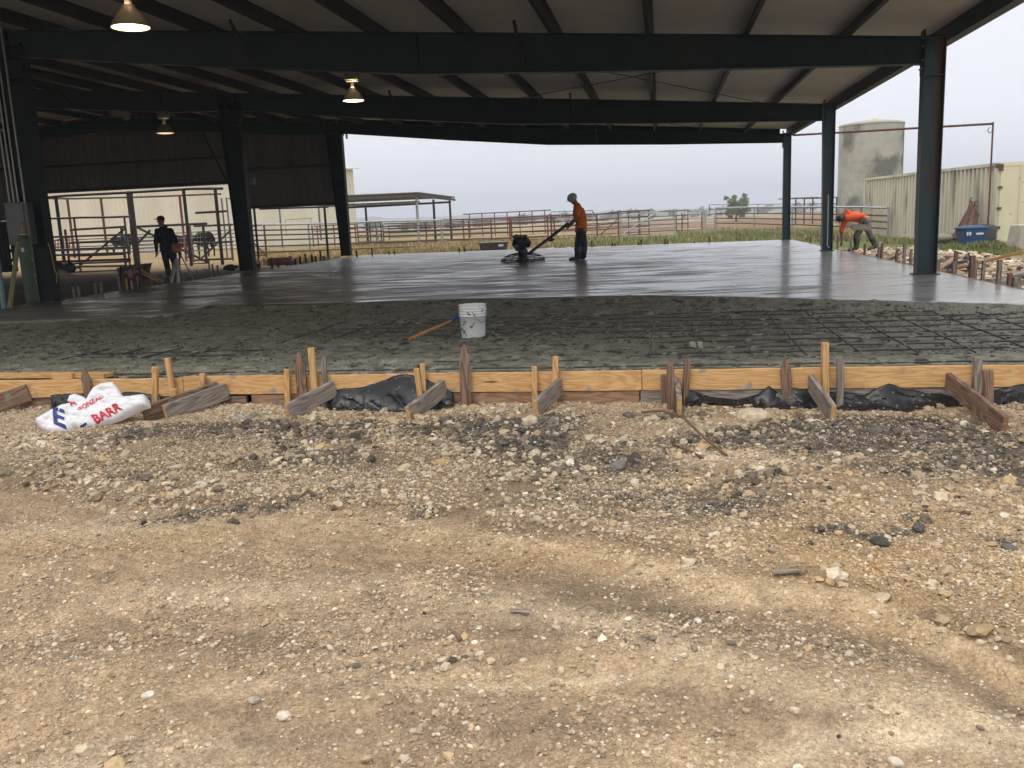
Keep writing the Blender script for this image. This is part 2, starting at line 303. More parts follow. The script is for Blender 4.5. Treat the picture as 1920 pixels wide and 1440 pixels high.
def npmesh(name, v, f, m, tint=None, smooth=False, kind=None, parent=None):
    me = bpy.data.meshes.new(name); v = np.asarray(v, np.float32); f = np.asarray(f, np.int32); k = f.shape[1]
    me.vertices.add(len(v)); me.vertices.foreach_set('co', v.ravel()); me.loops.add(f.size); me.loops.foreach_set('vertex_index', f.ravel())
    me.polygons.add(len(f)); me.polygons.foreach_set('loop_start', np.arange(0, f.size, k, dtype=np.int32)); me.polygons.foreach_set('loop_total', np.full(len(f), k, np.int32))
    me.polygons.foreach_set('use_smooth', np.full(len(f), smooth)); me.update(calc_edges=True)
    if tint is not None:
        at = me.color_attributes.new('tint', 'FLOAT_COLOR', 'POINT'); at.data.foreach_set('color', np.concatenate([tint, np.ones((len(tint), 1))], 1).astype(np.float32).ravel())
    me.materials.append(m); o = bpy.data.objects.new(name, me); COL.objects.link(o)
    if kind: o['kind'] = kind
    if parent: o.parent = parent
    return o
# ================================================================== THE GROUND
def zg(x, y):
    x = np.asarray(x, float); y = np.asarray(y, float); b = x*VV.x+(y-P0.y)*VV.y
    z = np.where(b < 0, -.285+.035*np.clip(b, -9, 0)*1.0, -.285-.035*sst(0, 2, b))
    z = z - .0*b - .75*sst(45, 130, y)-2.4*sst(130, 700, y)
    z = np.where(b < -5, z, z)
    return z
BND = [G(*p, -.38) for p in ((-400, 900), (-40, 925), (120, 935), (250, 962), (520, 958), (750, 975), (960, 1003), (1150, 1030), (1350, 1080), (1600, 1102), (1760, 1170), (1920, 1240), (2400, 1500))]
bx = np.array([p.x for p in BND]); by = np.array([p.y for p in BND])
def blob(x, y, px, py, rx, ry):
    c = G(px, py, -.36); a = rx*c.y/FPX; b = ry*c.y*c.y/(FPX*1.57); return np.exp(-(((x-c.x)/a)**2+((y-c.y)/b)**2))
DARK = [(300, 845, 190, 16, .75), (430, 832, 260, 14, .6), (640, 822, 150, 10, .8), (560, 850, 140, 14, .6), (880, 836, 170, 26, 1.), (1010, 850, 120, 22, .8), (1020, 820, 100, 10, .6), (1140, 890, 130, 28, 1.), (1300, 850, 120, 16, .5), (1470, 845, 170, 26, 1.2), (1650, 822, 160, 20, 1.2), (1800, 850, 150, 34, 1.3), (1890, 900, 80, 40, 1.2), (1240, 806, 80, 9, .8),
        (1650, 1014, 60, 9, 1), (1720, 992, 40, 9, 1), (1890, 1025, 34, 12, .8), (1600, 872, 90, 16, .9), (1360, 960, 180, 32, .9), (560, 890, 130, 18, .9), (1560, 1003, 60, 12, .9), (1450, 915, 90, 14, .7), (480, 962, 260, 9, .8), (820, 972, 140, 8, .6), (1100, 945, 200, 16, .5), (1400, 1195, 110, 12, .5), (800, 1225, 300, 14, .45), (700, 1190, 300, 10, .4), (1700, 900, 100, 16, .7), (260, 905, 120, 12, .5), (1180, 1175, 160, 12, .5)]
BROWN = [(420, 890, 420, 52, 1.1), (700, 920, 320, 44, 1.), (960, 900, 260, 50, 1.), (1240, 960, 300, 54, 1.), (80, 890, 160, 26, .7), (600, 1065, 460, 22, .6), (1180, 1150, 360, 40, 1.1), (960, 1105, 360, 24, .9), (350, 1190, 460, 60, .9), (900, 1320, 560, 60, .8), (1650, 1290, 320, 24, .6), (300, 1340, 320, 30, .5), (60, 1080, 200, 16, .5), (1500, 1200, 200, 20, .7)]
OCHRE = [(1600, 1020, 300, 80, 1.1), (1800, 1120, 220, 90, 1.1), (1000, 1035, 480, 22, 1.), (400, 905, 160, 16, .5), (900, 1090, 300, 24, .4), (1460, 905, 160, 30, .4), (1500, 960, 160, 30, .6), (200, 1010, 300, 20, .5)]
PALE = [(900, 765, 1500, 24, 1.), (110, 860, 170, 22, 1.1), (1350, 832, 200, 20, .7), (560, 866, 60, 8, .6), (1300, 885, 160, 22, .7), (200, 985, 260, 20, .7), (1550, 1100, 260, 10, .9), (1780, 1190, 200, 14, .9), (500, 1110, 300, 20, .7), (1700, 1340, 340, 30, .9), (200, 1395, 300, 40, .8), (1250, 1080, 260, 9, .9), (700, 1150, 200, 12, .5), (1050, 1260, 300, 14, .6), (560, 1260, 240, 16, .4)]
def msum(x, y, lst, s):
    wx = x+.22*fbm(x*1.6, y*1.6, s, 4); wy = y+.16*fbm(x*1.9+7, y*1.9, s+3, 4); r = 0
    for (px, py, rx, ry, st) in lst: r = r+st*blob(wx, wy, px, py, rx, ry)
    return np.clip(r, 0, 1.2)
def masks(x, y):
    d = msum(x, y, DARK, 11); br = msum(x, y, BROWN, 31); oc = msum(x, y, OCHRE, 51); pa = msum(x, y, PALE, 71)
    loose = sst(-.05, .10, (y+.07*fbm(x*3, y*3, 5, 3))-np.interp(x, bx, by))
    return d, br, oc, pa, loose
def dirtcol(x, y):
    d, br, oc, pa, lo = masks(x, y)
    c = np.stack([np.full_like(x, .43), np.full_like(x, .312), np.full_like(x, .200)], -1)
    def mixc(k, col):
        nonlocal c
        k = np.clip(k, 0, 1)[..., None]; c = c*(1-k)+np.array(col)*k
    n1 = fbm(x*2.2, y*2.2, 91, 5); n2 = fbm(x*14, y*14, 95, 4, .6); n3 = fbm(x*45, y*45, 97, 3, .7)
    mixc(pa*.85, (.64, .52, .37)); mixc(oc*.8*(.7+.6*n1), (.47, .30, .14)); mixc(br*(.75+.5*n1), (.225, .165, .11))
    q = y-np.interp(x, bx, by)+.04*fbm(x*2, y*2, 93, 3)
    mixc((np.cos(q*7.0-.5)*.5+.5)**2*sst(.0, -.12, q)*sst(-2.6, -.2, q)*(.45+.5*n1)*.8*sst(-2.2, .3, x), (.235, .175, .115))
    mixc(np.exp(-((q-.05)/.06)**2)*.75*(.7+.6*n2), (.17, .125, .08))  # shadowed foot of the berm, painted into the dirt colour
    mixc(np.exp(-((q+.13)/.10)**2)*sst(-2.2, -.4, x)*.72*(.8+.5*n2), (.57, .43, .27))
    mixc(np.exp(-((q+.50)/.16)**2)*sst(-.9, .3, x)*(.9+.6*n1)*(.75+.5*n2), (.20, .15, .10))
    mixc(np.exp(-((q+.88)/.12)**2)*sst(-1.2, .2, x)*.7, (.56, .44, .30))
    tr = np.sin((x*.55+y)*2*np.pi/.085+2*n1)*sst(-.02, -.12, q)*sst(-1.1, -.7, q)*sst(.6, -.4, x); mixc(np.clip(tr, 0, 1)*.35*(.6+n1), (.25, .185, .12))
    mixc(sst(.25, .75, d+.55*n2+.25*n3)*.92, (.095, .083, .070)); mixc(lo*.35*sst(-.1, .2, n2), (.23, .175, .12))
    n4 = fbm(x*5+y*2, y*11, 99, 5, .6); c = c*(1+.20*n1+.30*n2+.30*n3+.25*n4)[..., None]
    return np.clip(c, .02, .8)
def hrough(x, y):
    d, br, oc, pa, lo = masks(x, y)
    fade = 1-sst(9, 14, y)
    h = .05*fbm(x*.7, y*.9, 201, 3)+lo*(.022*fbm(x*7, y*7, 211, 4, .6)+.045+.030*fbm(x*2.5, y*2.5, 217, 3)-.03*sst(-.9, -.1, x*VV.x+(y-P0.y)*VV.y))+.035*np.exp(-((y-np.interp(x, bx, by)-.16)/.13)**2)*(.5+.8*fbm(x*3, y*3, 219, 3))+.008*fbm(x*9, y*9, 221, 4, .6)+.0065*fbm(x*38, y*38, 231, 2)+.006*sst(.05, .5, fbm(x*18, y*18, 233, 3))
    # compacted wheel tracks follow the curve of the berm
    q = y-np.interp(x, bx, by); h = h+.016*np.cos(q*7.0-.5)*sst(.05, -.2, q)*sst(-3.2, -.6, q)
    h = h+.006*np.sin((x*.55+y)*2*np.pi/.085+2*fbm(x*2.2, y*2.2, 91, 5))*sst(-.02, -.12, q)*sst(-1.1, -.7, q)*sst(.6, -.4, x)
    h = h+.03*np.exp(-((q+.12)/.10)**2)*sst(-1.5, 0, x)
    h = h+.012*sst(.0, .5, fbm((x*.8+y*1.2)*3.2, (x*.5-y)*14, 241, 3))*sst(0, -.2, q)
    return h*fade
def H(x, y): return float(zg(x, y)+hrough(np.array([float(x)]), np.array([float(y)]))[0])
def Hv(p): return Vector((p[0], p[1], H(p[0], p[1])))
print('ground')
xs = np.concatenate([-np.geomspace(1900, 6.3, 42), np.arange(-6.2, 6.2, .0165), np.geomspace(6.3, 1900, 42)])
ys = np.concatenate([-np.geomspace(300, 2, 16), np.arange(1.3, 9.2, .0165), np.geomspace(9.3, 60, 60), np.geomspace(62, 1900, 60)])
X, Y = np.meshgrid(xs, ys); Z = zg(X, Y); near = (Y > 0) & (Y < 16) & (np.abs(X) < 9)
Z[near] = Z[near]+hrough(X[near], Y[near])
bb = X*VV.x+(Y-P0.y)*VV.y; aa = X*UU.x+(Y-P0.y)*UU.y
under = (bb > .05) & (bb < 26.6) & (aa > -10.2) & (aa < 5.7); Z[under] = -.42
C = np.zeros(X.shape+(3,))
C[...] = (.32, .25, .17)
C[near] = dirtcol(X[near], Y[near])
far = ~near; xf, yf = X[far], Y[far]; cf = np.zeros((xf.size, 3)); n1 = fbm(xf*.05, yf*.02, 301, 4); n2 = fbm(xf*.35, yf*.35, 305, 4)
bf = xf*VV.x+(yf-P0.y)*VV.y; af = xf*UU.x+(yf-P0.y)*UU.y
base = np.array([.34, .25, .13]); green = np.array([.115, .15, .05]); red = np.array([.20, .115, .075]); dirt = np.array([.30, .235, .16])
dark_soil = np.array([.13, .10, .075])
gm = sst(-.1, .35, n1+.35*n2+.45*sst(2, 14, af)*(yf < 70))[:, None]; cf = base*(1-gm)+green*gm
rm = (sst(66, 90, yf)*sst(2, 12, xf-.02*yf)*sst(260, 120, yf))[:, None]; cf = cf*(1-rm*.85)+red*rm*.85
dm = ((bf < 24)*1.0)[:, None]*np.where(af[:, None] > 5, .9, 1.); dm = dm*(1-sst(10.5, 12.5, af)[:, None]*.75); cf = cf*(1-dm)+dirt*dm
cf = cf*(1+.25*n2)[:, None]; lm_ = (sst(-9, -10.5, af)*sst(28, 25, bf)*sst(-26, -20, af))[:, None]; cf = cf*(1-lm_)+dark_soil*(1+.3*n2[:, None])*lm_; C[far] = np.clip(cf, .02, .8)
nx, ny = len(xs), len(ys); idx = np.arange(nx*ny).reshape(ny, nx)
F = np.stack([idx[:-1, :-1].ravel(), idx[:-1, 1:].ravel(), idx[1:, 1:].ravel(), idx[1:, :-1].ravel()], 1)
gm_ = mat('ground_dirt', (.60, .59, .57), (1.30, 1.30, 1.28), .95, 0, 70, detail=9, bump=0, attr='tint', spec=.2, thr=(.30, .70))
_n = gm_.node_tree.nodes; _l = gm_.node_tree.links.new; _b = _n['Principled BSDF']; _tc = [q for q in _n if q.type == 'TEX_COORD'][0]
def vor(scale, rnd=1.):
    v = _n.new('ShaderNodeTexVoronoi'); v.inputs['Scale'].default_value = scale; v.inputs['Randomness'].default_value = rnd; _l(_tc.outputs['Object'], v.inputs['Vector']); return v
v1 = vor(75); v2 = vor(160); nz_ = _n.new('ShaderNodeTexNoise'); nz_.inputs['Scale'].default_value = 110; nz_.inputs['Detail'].default_value = 6; _l(_tc.outputs['Object'], nz_.inputs['Vector'])
m1 = _n.new('ShaderNodeMath'); m1.operation = 'MULTIPLY_ADD'; m1.inputs[1].default_value = -.8; _l(v1.outputs['Distance'], m1.inputs[0]); _l(nz_.outputs[0], m1.inputs[2])
bp_ = _n.new('ShaderNodeBump'); bp_.inputs['Strength'].default_value = 1.0; bp_.inputs['Distance'].default_value = .012; _l(m1.outputs[0], bp_.inputs['Height']); _l(bp_.outputs[0], _b.inputs['Normal'])
# pale grit: some voronoi cells become lighter crumbs
sp = _n.new('ShaderNodeSeparateColor'); _l(v2.outputs['Color'], sp.inputs[0]); mr_ = _n.new('ShaderNodeMapRange'); mr_.inputs['From Min'].default_value = .80; mr_.inputs['From Max'].default_value = .86; _l(sp.outputs[0], mr_.inputs[0])
mr2 = _n.new('ShaderNodeMapRange'); mr2.inputs['From Min'].default_value = .42; mr2.inputs['From Max'].default_value = .25; _l(v2.outputs['Distance'], mr2.inputs[0])
mm = _n.new('ShaderNodeMath'); mm.operation = 'MULTIPLY'; _l(mr_.outputs[0], mm.inputs[0]); _l(mr2.outputs[0], mm.inputs[1])
mx_ = _n.new('ShaderNodeMix'); mx_.data_type = 'RGBA'; mx_.blend_type = 'MULTIPLY'; _l(mm.outputs[0], mx_.inputs[0]); mx_.inputs[7].default_value = (1.5, 1.5, 1.45, 1)
_old = _b.inputs['Base Color'].links[0].from_socket; _l(_old, mx_.inputs[6]); _l(mx_.outputs[2], _b.inputs['Base Color'])
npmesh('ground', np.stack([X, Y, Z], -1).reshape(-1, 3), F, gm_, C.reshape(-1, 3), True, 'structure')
# ---- stones
def ico(sub):
    bm = bmesh.new(); bmesh.ops.create_icosphere(bm, subdivisions=sub, radius=1); v = np.array([x.co[:] for x in bm.verts]); f = np.array([[q.index for q in p.verts] for p in bm.faces]); bm.free(); return v, f
IC1 = ico(1); IC2 = ico(2)
PAL = np.array([(.62, .50, .35), (.56, .44, .29), (.68, .58, .43), (.46, .36, .24), (.33, .26, .18), (.72, .64, .52), (.52, .37, .20), (.64, .52, .36)])
DPAL = np.array([(.10, .088, .072), (.15, .13, .105), (.20, .17, .135), (.07, .060, .05), (.24, .20, .15)])
def stones(name, x, y, r, tmpl, darkp, zf=None, sink=.25, kind='stuff', label=None, cat=None, flat=.7, blend=0.):
    n = len(x); tv, tf = tmpl; v = tv[None]*(1+RNG.uniform(-.28, .28, (n, len(tv), 1)))
    s = np.stack([RNG.uniform(.75, 1.3, n), RNG.uniform(.75, 1.3, n), RNG.uniform(.5, .9, n)*flat/.7], -1)*r[:, None]; v = v*s[:, None, :]
    a = RNG.uniform(0, 6.28, n); ca, sa = np.cos(a)[:, None], np.sin(a)[:, None]; t = RNG.uniform(-.5, .5, n); ct, st = np.cos(t)[:, None], np.sin(t)[:, None]
    y1 = v[..., 1]*ct-v[..., 2]*st; z1 = v[..., 1]*st+v[..., 2]*ct; x2 = v[..., 0]*ca-y1*sa; y2 = v[..., 0]*sa+y1*ca
    z0 = (zg(x, y)+hrough(x, y)) if zf is None else zf(x, y)
    P = np.stack([x2+x[:, None], y2+y[:, None], z1+(z0+r*(flat*.6-sink))[:, None]], -1)
    pc = PAL[RNG.integers(0, len(PAL), n)]; dc = DPAL[RNG.integers(0, len(DPAL), n)]; k = (RNG.random(n) < darkp)[:, None]; c = np.where(k, dc, pc)*RNG.uniform(.75, 1.15, (n, 1))
    if blend: m_ = (RNG.random((n, 1)) < .8)*RNG.uniform(.3, 1., (n, 1))*blend; c = c*(1-m_)+dirtcol(x, y)*RNG.uniform(.75, 1.25, (n, 1))*m_
    Fm = (tf[None]+(np.arange(n)*len(tv))[:, None, None]).reshape(-1, 3)
    o = npmesh(name, P.reshape(-1, 3), Fm, M['stone'], np.repeat(c, len(tv), 0), False, kind)
    return tag(o, label, cat)
def sample(n, dens):
    """positions uniform over the visible trapezoid, kept with probability dens"""
    y = 2.0+5.9*RNG.random(n)**1.0; x = RNG.uniform(-1, 1, n)*(y*.60+.5)
    keep = RNG.random(n)*6.2 < (y*.60+.5)*1.3
    x, y = x[keep], y[keep]; b = x*VV.x+(y-P0.y)*VV.y; k = b < -.02; x, y = x[k], y[k]
    d, br, oc, pa, lo = masks(x, y); p = dens(x, y, d, br, oc, pa, lo); k = RNG.random(len(x)) < p; return x[k], y[k], d[k], pa[k], lo[k]
def clump(x, y, s, f=2.5): return np.clip(.45+1.9*fbm(x*f, y*f, s, 4), .03, 1)
def berm(x, y): q = y-np.interp(x, bx, by); return np.exp(-((q-.08)/.10)**2)
x, y, d, pa, lo = sample(620000, lambda x, y, d, br, oc, pa, lo: clump(x, y, 401)*(.10+.16*br+.55*lo+.6*np.clip(pa, 0, 1)*lo+.40*d))
stones('fine_gravel', x, y, .0034+.006*RNG.random(len(x))**2.5, IC1, np.clip(d*.8, 0, .7)*.9+.05, blend=.85, label='small crushed limestone grit scattered over the dirt', cat='gravel')
x, y, d, pa, lo = sample(430000, lambda x, y, d, br, oc, pa, lo: clump(x, y, 405, 3.5)*(.30+.45*br+.2*lo))
stones('dirt_crumbs', x, y, .0032+.010*RNG.random(len(x))**3, IC1, .0, blend=1., sink=.35, label='brown dirt crumbs covering the whole foreground', cat='dirt')
x, y, d, pa, lo = sample(150000, lambda x, y, d, br, oc, pa, lo: clump(x, y, 411)*(.010+.02*br+.50*lo*(.30+pa)+.55*d+.30*berm(x, y)))
stones('loose_gravel', x, y, .0085+.012*RNG.random(len(x))**2, IC1, np.clip(d*.75, 0, .68)+.04, blend=.6, label='pale and dark loose gravel stones beside the form boards', cat='gravel')
x, y, d, pa, lo = sample(26000, lambda x, y, d, br, oc, pa, lo: clump(x, y, 421, 1.6)*(.003+.22*lo+.40*d*lo+.55*berm(x, y)))
stones('coarse_gravel', x, y, .018+.022*RNG.random(len(x))**3, IC2, np.clip(d*.7, 0, .65)+.03, blend=.5, label='fist sized stones and broken clods along the rough bank', cat='gravel')
def rock(px, py, r, col, label, flat=.7, cat='rock', group=None):
    p = G(px, py, -.34); z = H(p.x, p.y); v, f = IC2; rs = np.random.default_rng(int(px*7+py)); q = v*(1+rs.uniform(-.16, .16, (len(v), 1)))*np.array([1.25, .9, flat])*r
    a = rs.uniform(0, 6.28); q = np.stack([q[:, 0]*math.cos(a)-q[:, 1]*math.sin(a), q[:, 0]*math.sin(a)+q[:, 1]*math.cos(a), q[:, 2]], -1)
    o = npmesh('rock', q, f, M['stone'], np.tile(np.array([col]), (len(v), 1))*(1+rs.uniform(-.12, .12, (len(v), 1))), False); o.location = (p.x, p.y, z+r*flat*.35)
    return tag(o, label, cat, group)
cream = (.60, .50, .36); grey = (.16, .145, .125); white = (.60, .56, .48)
rock(1412, 806, 0.096, cream, 'largest cream limestone boulder, half buried between the fifth and sixth braces', .55)
rock(478, 806, 0.044, (.2, .19, .16), 'round grey rock near the second brace from the left', .8)
rock(452, 806, 0.036, (.36, .38, .36), 'pale grey stone beside a round grey rock', .6)
rock(995, 825, 0.060, cream, 'tan limestone lump in front of the bent wood brace at centre', .8)
rock(1160, 892, 0.048, (.20, .19, .17), 'flat grey slab stone standing in the dark chips', .8)
rock(1650, 1018, 0.036, (.085, .078, .07), 'black asphalt clod in a small hole on the right')
rock(1722, 998, 0.032, (.11, .105, .095), 'dark chunk half buried in tan dirt, far right')
rock(1892, 1028, 0.036, (.13, .125, .115), 'dark grey lump at the right edge of the bank')
rock(1308, 1137, 0.018, white, 'bright white stone alone on the wheel track right of centre')
rock(530, 1306, 0.023, (.68, .60, .47), 'angular cream stone in the lower left foreground')
rock(273, 1272, 0.019, white, 'white chalky stone with a pale scrape beside it, lower left')
rock(474, 1284, 0.019, (.40, .33, .25), 'smooth brown stone lying in the lower left foreground')
rock(1080, 1394, 0.018, (.66, .58, .45), 'flat oval cream stone at the bottom centre')
rock(1683, 1364, 0.020, (.62, .55, .44), 'angular pale stone at the lower right')
rock(1862, 1390, 0.021, (.68, .60, .46), 'big pale pebble near the bottom right corner')
rock(740, 1386, 0.019, (.55, .46, .37), 'pinkish tan stone at the bottom left of centre')
rock(1597, 1221, 0.011, white, 'small oval white pebble on the right wheel track')
rock(1552, 1206, 0.015, (.45, .37, .28), 'round tan stone just left of a small white pebble')
rock(475, 960, 0.036, (.33, .25, .18), 'brown clod on the edge of the stony berm at left')
rock(1178, 803, 0.040, grey, 'grey brown rock beside the fifth brace')
rock(1740, 782, 0.040, (.42, .33, .22), 'tan stone behind the stakes of the right hand brace')
print('stones done')
# ================================================================== CONCRETE
FR = [(-10.6, 4.6), (-8.44, 4.84), (-6.17, 5.48), (-6.10, 5.5), (-6.05, 6.45), (-4.94, 6.34), (-3.68, 6.26), (-1.78, 6.42), (.72, 6.2), (1.83, 5.72), (2.94, 5.1), (4.09, 4.51), (5.2, 3.97), (6.2, 3.6)]
fa = np.array([p[0] for p in FR]); fb = np.array([p[1] for p in FR])
def front(a): return np.interp(a, fa, fb)+.06*fbm(a*2.1, a*0+3, 501, 4)+.05*fbm(a*9, a*0+8, 505, 3)
SA0, SA1, SB1 = -10.3, 5.80, 26.85
asl = np.linspace(SA0, SA1, 330); tt = np.concatenate([np.linspace(0, .1, 16)[:-1], np.linspace(.1, 1, 60)]); A2, T2 = np.meshgrid(asl, tt)
B2 = front(A2)*(1-T2)+SB1*T2; Z2 = .004*fbm(A2*.5, B2*.5, 511, 3)-.02*np.exp(-((B2-front(A2))/.05)**2)
def ab2w(a, b, z): return np.stack([P0.x+UU.x*a+VV.x*b, P0.y+UU.y*a+VV.y*b, z], -1)
TOP = ab2w(A2, B2, Z2); nr, nc = A2.shape; low = TOP.copy(); 
skirt = ab2w(A2[0], B2[0]-.04, np.full(nc, -.14)); skf = ab2w(A2[-1], B2[-1], np.full(nc, -.30)); 
V_ = np.concatenate([skirt[None], TOP, skf[None]], 0); R_, C_ = V_.shape[:2]
leftc = V_[:, 0].copy(); leftc[:, 2] = -.3; rightc = V_[:, -1].copy(); rightc[:, 2] = -.3
V_ = np.concatenate([leftc[:, None], V_, rightc[:, None]], 1); R_, C_ = V_.shape[:2]; idx = np.arange(R_*C_).reshape(R_, C_)
F_ = np.stack([idx[:-1, :-1].ravel(), idx[:-1, 1:].ravel(), idx[1:, 1:].ravel(), idx[1:, :-1].ravel()], 1)
def slab_mat():
    m = bpy.data.materials.new('wet_trowelled_concrete'); m.use_nodes = True; t = m.node_tree; n = t.nodes; l = t.links.new; b = n['Principled BSDF']
    tc = n.new('ShaderNodeTexCoord')
    def nz(sc, st, rot, det=5, dist=0.):
        mp = n.new('ShaderNodeMapping'); mp.inputs['Scale'].default_value = st; mp.inputs['Rotation'].default_value = (0, 0, rot); l(tc.outputs['Object'], mp.inputs[0])
        k = n.new('ShaderNodeTexNoise'); k.inputs['Scale'].default_value = sc; k.inputs['Detail'].default_value = det; k.inputs['Distortion'].default_value = dist; k.inputs['Roughness'].default_value = .6; l(mp.outputs[0], k.inputs['Vector']); return k
    s1 = nz(.8, (.45, 1.7, 1), TH+.12, 8, 1.6); s2 = nz(.40, (1, 1.2, 1), TH+.6, 6, 1.8); s3 = nz(2.0, (.35, 2.2, 1), TH-.5, 7, 1.4)
    a = n.new('ShaderNodeMath'); a.operation = 'MULTIPLY_ADD'; a.inputs[1].default_value = .8; l(s2.outputs[0], a.inputs[0]); l(s1.outputs[0], a.inputs[2])
    a2 = n.new('ShaderNodeMath'); a2.operation = 'MULTIPLY_ADD'; a2.inputs[1].default_value = .5; l(s3.outputs[0], a2.inputs[0]); l(a.outputs[0], a2.inputs[2])
    r = n.new('ShaderNodeMapRange'); r.inputs['From Min'].default_value = 1.02; r.inputs['From Max'].default_value = 1.26; r.inputs['To Min'].default_value = .30; r.inputs['To Max'].default_value = .50; l(a2.outputs[0], r.inputs[0]); l(r.outputs[0], b.inputs['Roughness'])
    c = n.new('ShaderNodeValToRGB'); c.color_ramp.elements[0].position = .35; c.color_ramp.elements[1].position = .65; c.color_ramp.elements[0].color = (.10, .09, .075, 1); c.color_ramp.elements[1].color = (.27, .25, .225, 1); l(s1.outputs[0], c.inputs[0])
    s6 = nz(1.6, (.22, 3.4, 1), TH-.22, 9, 2.2); w6 = n.new('ShaderNodeMapRange'); w6.inputs['From Min'].default_value = .56; w6.inputs['From Max'].default_value = .66; l(s6.outputs[0], w6.inputs[0])
    s7 = nz(1.2, (.3, 2.6, 1), TH+.7, 9, 2.5); w7 = n.new('ShaderNodeMapRange'); w7.inputs['From Min'].default_value = .57; w7.inputs['From Max'].default_value = .64; l(s7.outputs[0], w7.inputs[0])
    wm = n.new('ShaderNodeMath'); wm.operation = 'MAXIMUM'; l(w6.outputs[0], wm.inputs[0]); l(w7.outputs[0], wm.inputs[1]); wk = n.new('ShaderNodeMath'); wk.operation = 'MULTIPLY'; wk.inputs[1].default_value = .75; l(wm.outputs[0], wk.inputs[0])
    mc = n.new('ShaderNodeMix'); mc.data_type = 'RGBA'; l(wk.outputs[0], mc.inputs[0]); l(c.outputs[0], mc.inputs[6]); mc.inputs[7].default_value = (.50, .48, .45, 1); l(mc.outputs[2], b.inputs['Base Color'])
    b.inputs['Specular IOR Level'].default_value = .8
    bp = n.new('ShaderNodeBump'); bp.inputs['Strength'].default_value = .38; bp.inputs['Distance'].default_value = .010; s4 = nz(7., (.5, 3.0, 1), TH+.1, 5, .3); hh = n.new('ShaderNodeMath'); hh.operation = 'MULTIPLY_ADD'; hh.inputs[1].default_value = .34; l(s4.outputs[0], hh.inputs[0]); l(a2.outputs[0], hh.inputs[2]); l(hh.outputs[0], bp.inputs['Height']); l(bp.outputs[0], b.inputs['Normal'])
    # bleed water: a film that is thickest towards the right edge of the pour
    sx = n.new('ShaderNodeSeparateXYZ'); mp = n.new('ShaderNodeMapping'); mp.inputs['Rotation'].default_value = (0, 0, TH); l(tc.outputs['Object'], mp.inputs[0]); l(mp.outputs[0], sx.inputs[0])
    gr = n.new('ShaderNodeMapRange'); gr.inputs['From Min'].default_value = -3.5; gr.inputs['From Max'].default_value = 5.; gr.inputs['To Min'].default_value = -.04; gr.inputs['To Max'].default_value = .15; l(sx.outputs['X'], gr.inputs[0])
    s5 = nz(1.1, (.35, 2.2, 1), TH+.15, 9, 1.6); ad = n.new('ShaderNodeMath'); l(s5.outputs[0], ad.inputs[0]); l(gr.outputs[0], ad.inputs[1])
    fr = n.new('ShaderNodeMapRange'); fr.inputs['From Min'].default_value = .49; fr.inputs['From Max'].default_value = .56; l(ad.outputs[0], fr.inputs[0]); l(fr.outputs[0], b.inputs['Coat Weight']); b.inputs['Coat Roughness'].default_value = .19; b.inputs['Coat IOR'].default_value = 1.5
    l(bp.outputs[0], b.inputs['Coat Normal'])
    return m
slab = npmesh('concrete_slab', V_.reshape(-1, 3), F_, slab_mat(), None, True, 'structure')
# rough, unfinished pour between form boards and slab
ar = np.arange(-10.4, 6.0, .022); br_ = np.concatenate([np.arange(.02, 6.9, .024)]); A3, B3 = np.meshgrid(ar, br_)
REB = [(1.6, 3.9, .8, .35), (3.6, 3.6, 1.6, .8), (2.4, 1.7, 1.8, .75), (4.2, 2.0, 1.2, .8), (-.3, 3.6, 1.4, .95), (-2.2, 3.7, 1.2, .75), (-4.1, 1.8, 1.0, .22), (1.5, .55, 4., .12), (-1.3, 1.0, .9, .12), (.4, 4.3, 2.6, .35), (3.0, 3.1, 2.4, .6)]
def zrough(a, b):
    sh = np.zeros_like(a); wa = a+.25*fbm(a*1.3, b*1.3, 521, 3); wb = b+.15*fbm(a*1.7, b*1.7, 525, 3)
    for (ca, cb, ra, rb) in REB: sh = np.maximum(sh, np.exp(-(((wa-ca)/ra)**4+((wb-cb)/rb)**4)))
    z = -.065-.055*sh+(.028*(1-.6*sh))*fbm(a*2.6, b*3.6, 531, 5, .6)+(.016*(1-.6*sh))*fbm(a*16, b*16, 541, 3, .65)
    dz = np.clip(front(a)-b, -1, 9); z = z+.07*np.exp(-(dz/.30)**2)*(a > -6)+.035*np.exp(-(dz/.25)**2)*(a <= -6)
    z = z+.035*np.exp(-(b/.10)**2)*(a < 1.2)*(a > -2.8)*(.5+fbm(a*3, b*0, 551, 3)) - .03*np.exp(-(b/.15)**2)*(a > 1.2)
    return z
Z3 = zrough(A3, B3); Z3 = np.where(B3 > front(A3)+.02, -.18, Z3)
rm_ = mat('wet_rough_concrete', (.155, .152, .115), (.33, .325, .255), .62, 0, 7, bump=1., bscale=32, bdist=.03, rvar=.12, c3=(.055, .053, .045), s3=6, t3=(.56, .66), spec=.35)
nr, nc = A3.shape; idx = np.arange(nr*nc).reshape(nr, nc); F3 = np.stack([idx[:-1, :-1].ravel(), idx[:-1, 1:].ravel(), idx[1:, 1:].ravel(), idx[1:, :-1].ravel()], 1)
npmesh('rough_concrete', ab2w(A3, B3, Z3).reshape(-1, 3), F3, rm_, None, True, 'structure')
def zr1(p): a, b = AB(p); return float(zrough(np.array([a]), np.array([b]))[0])
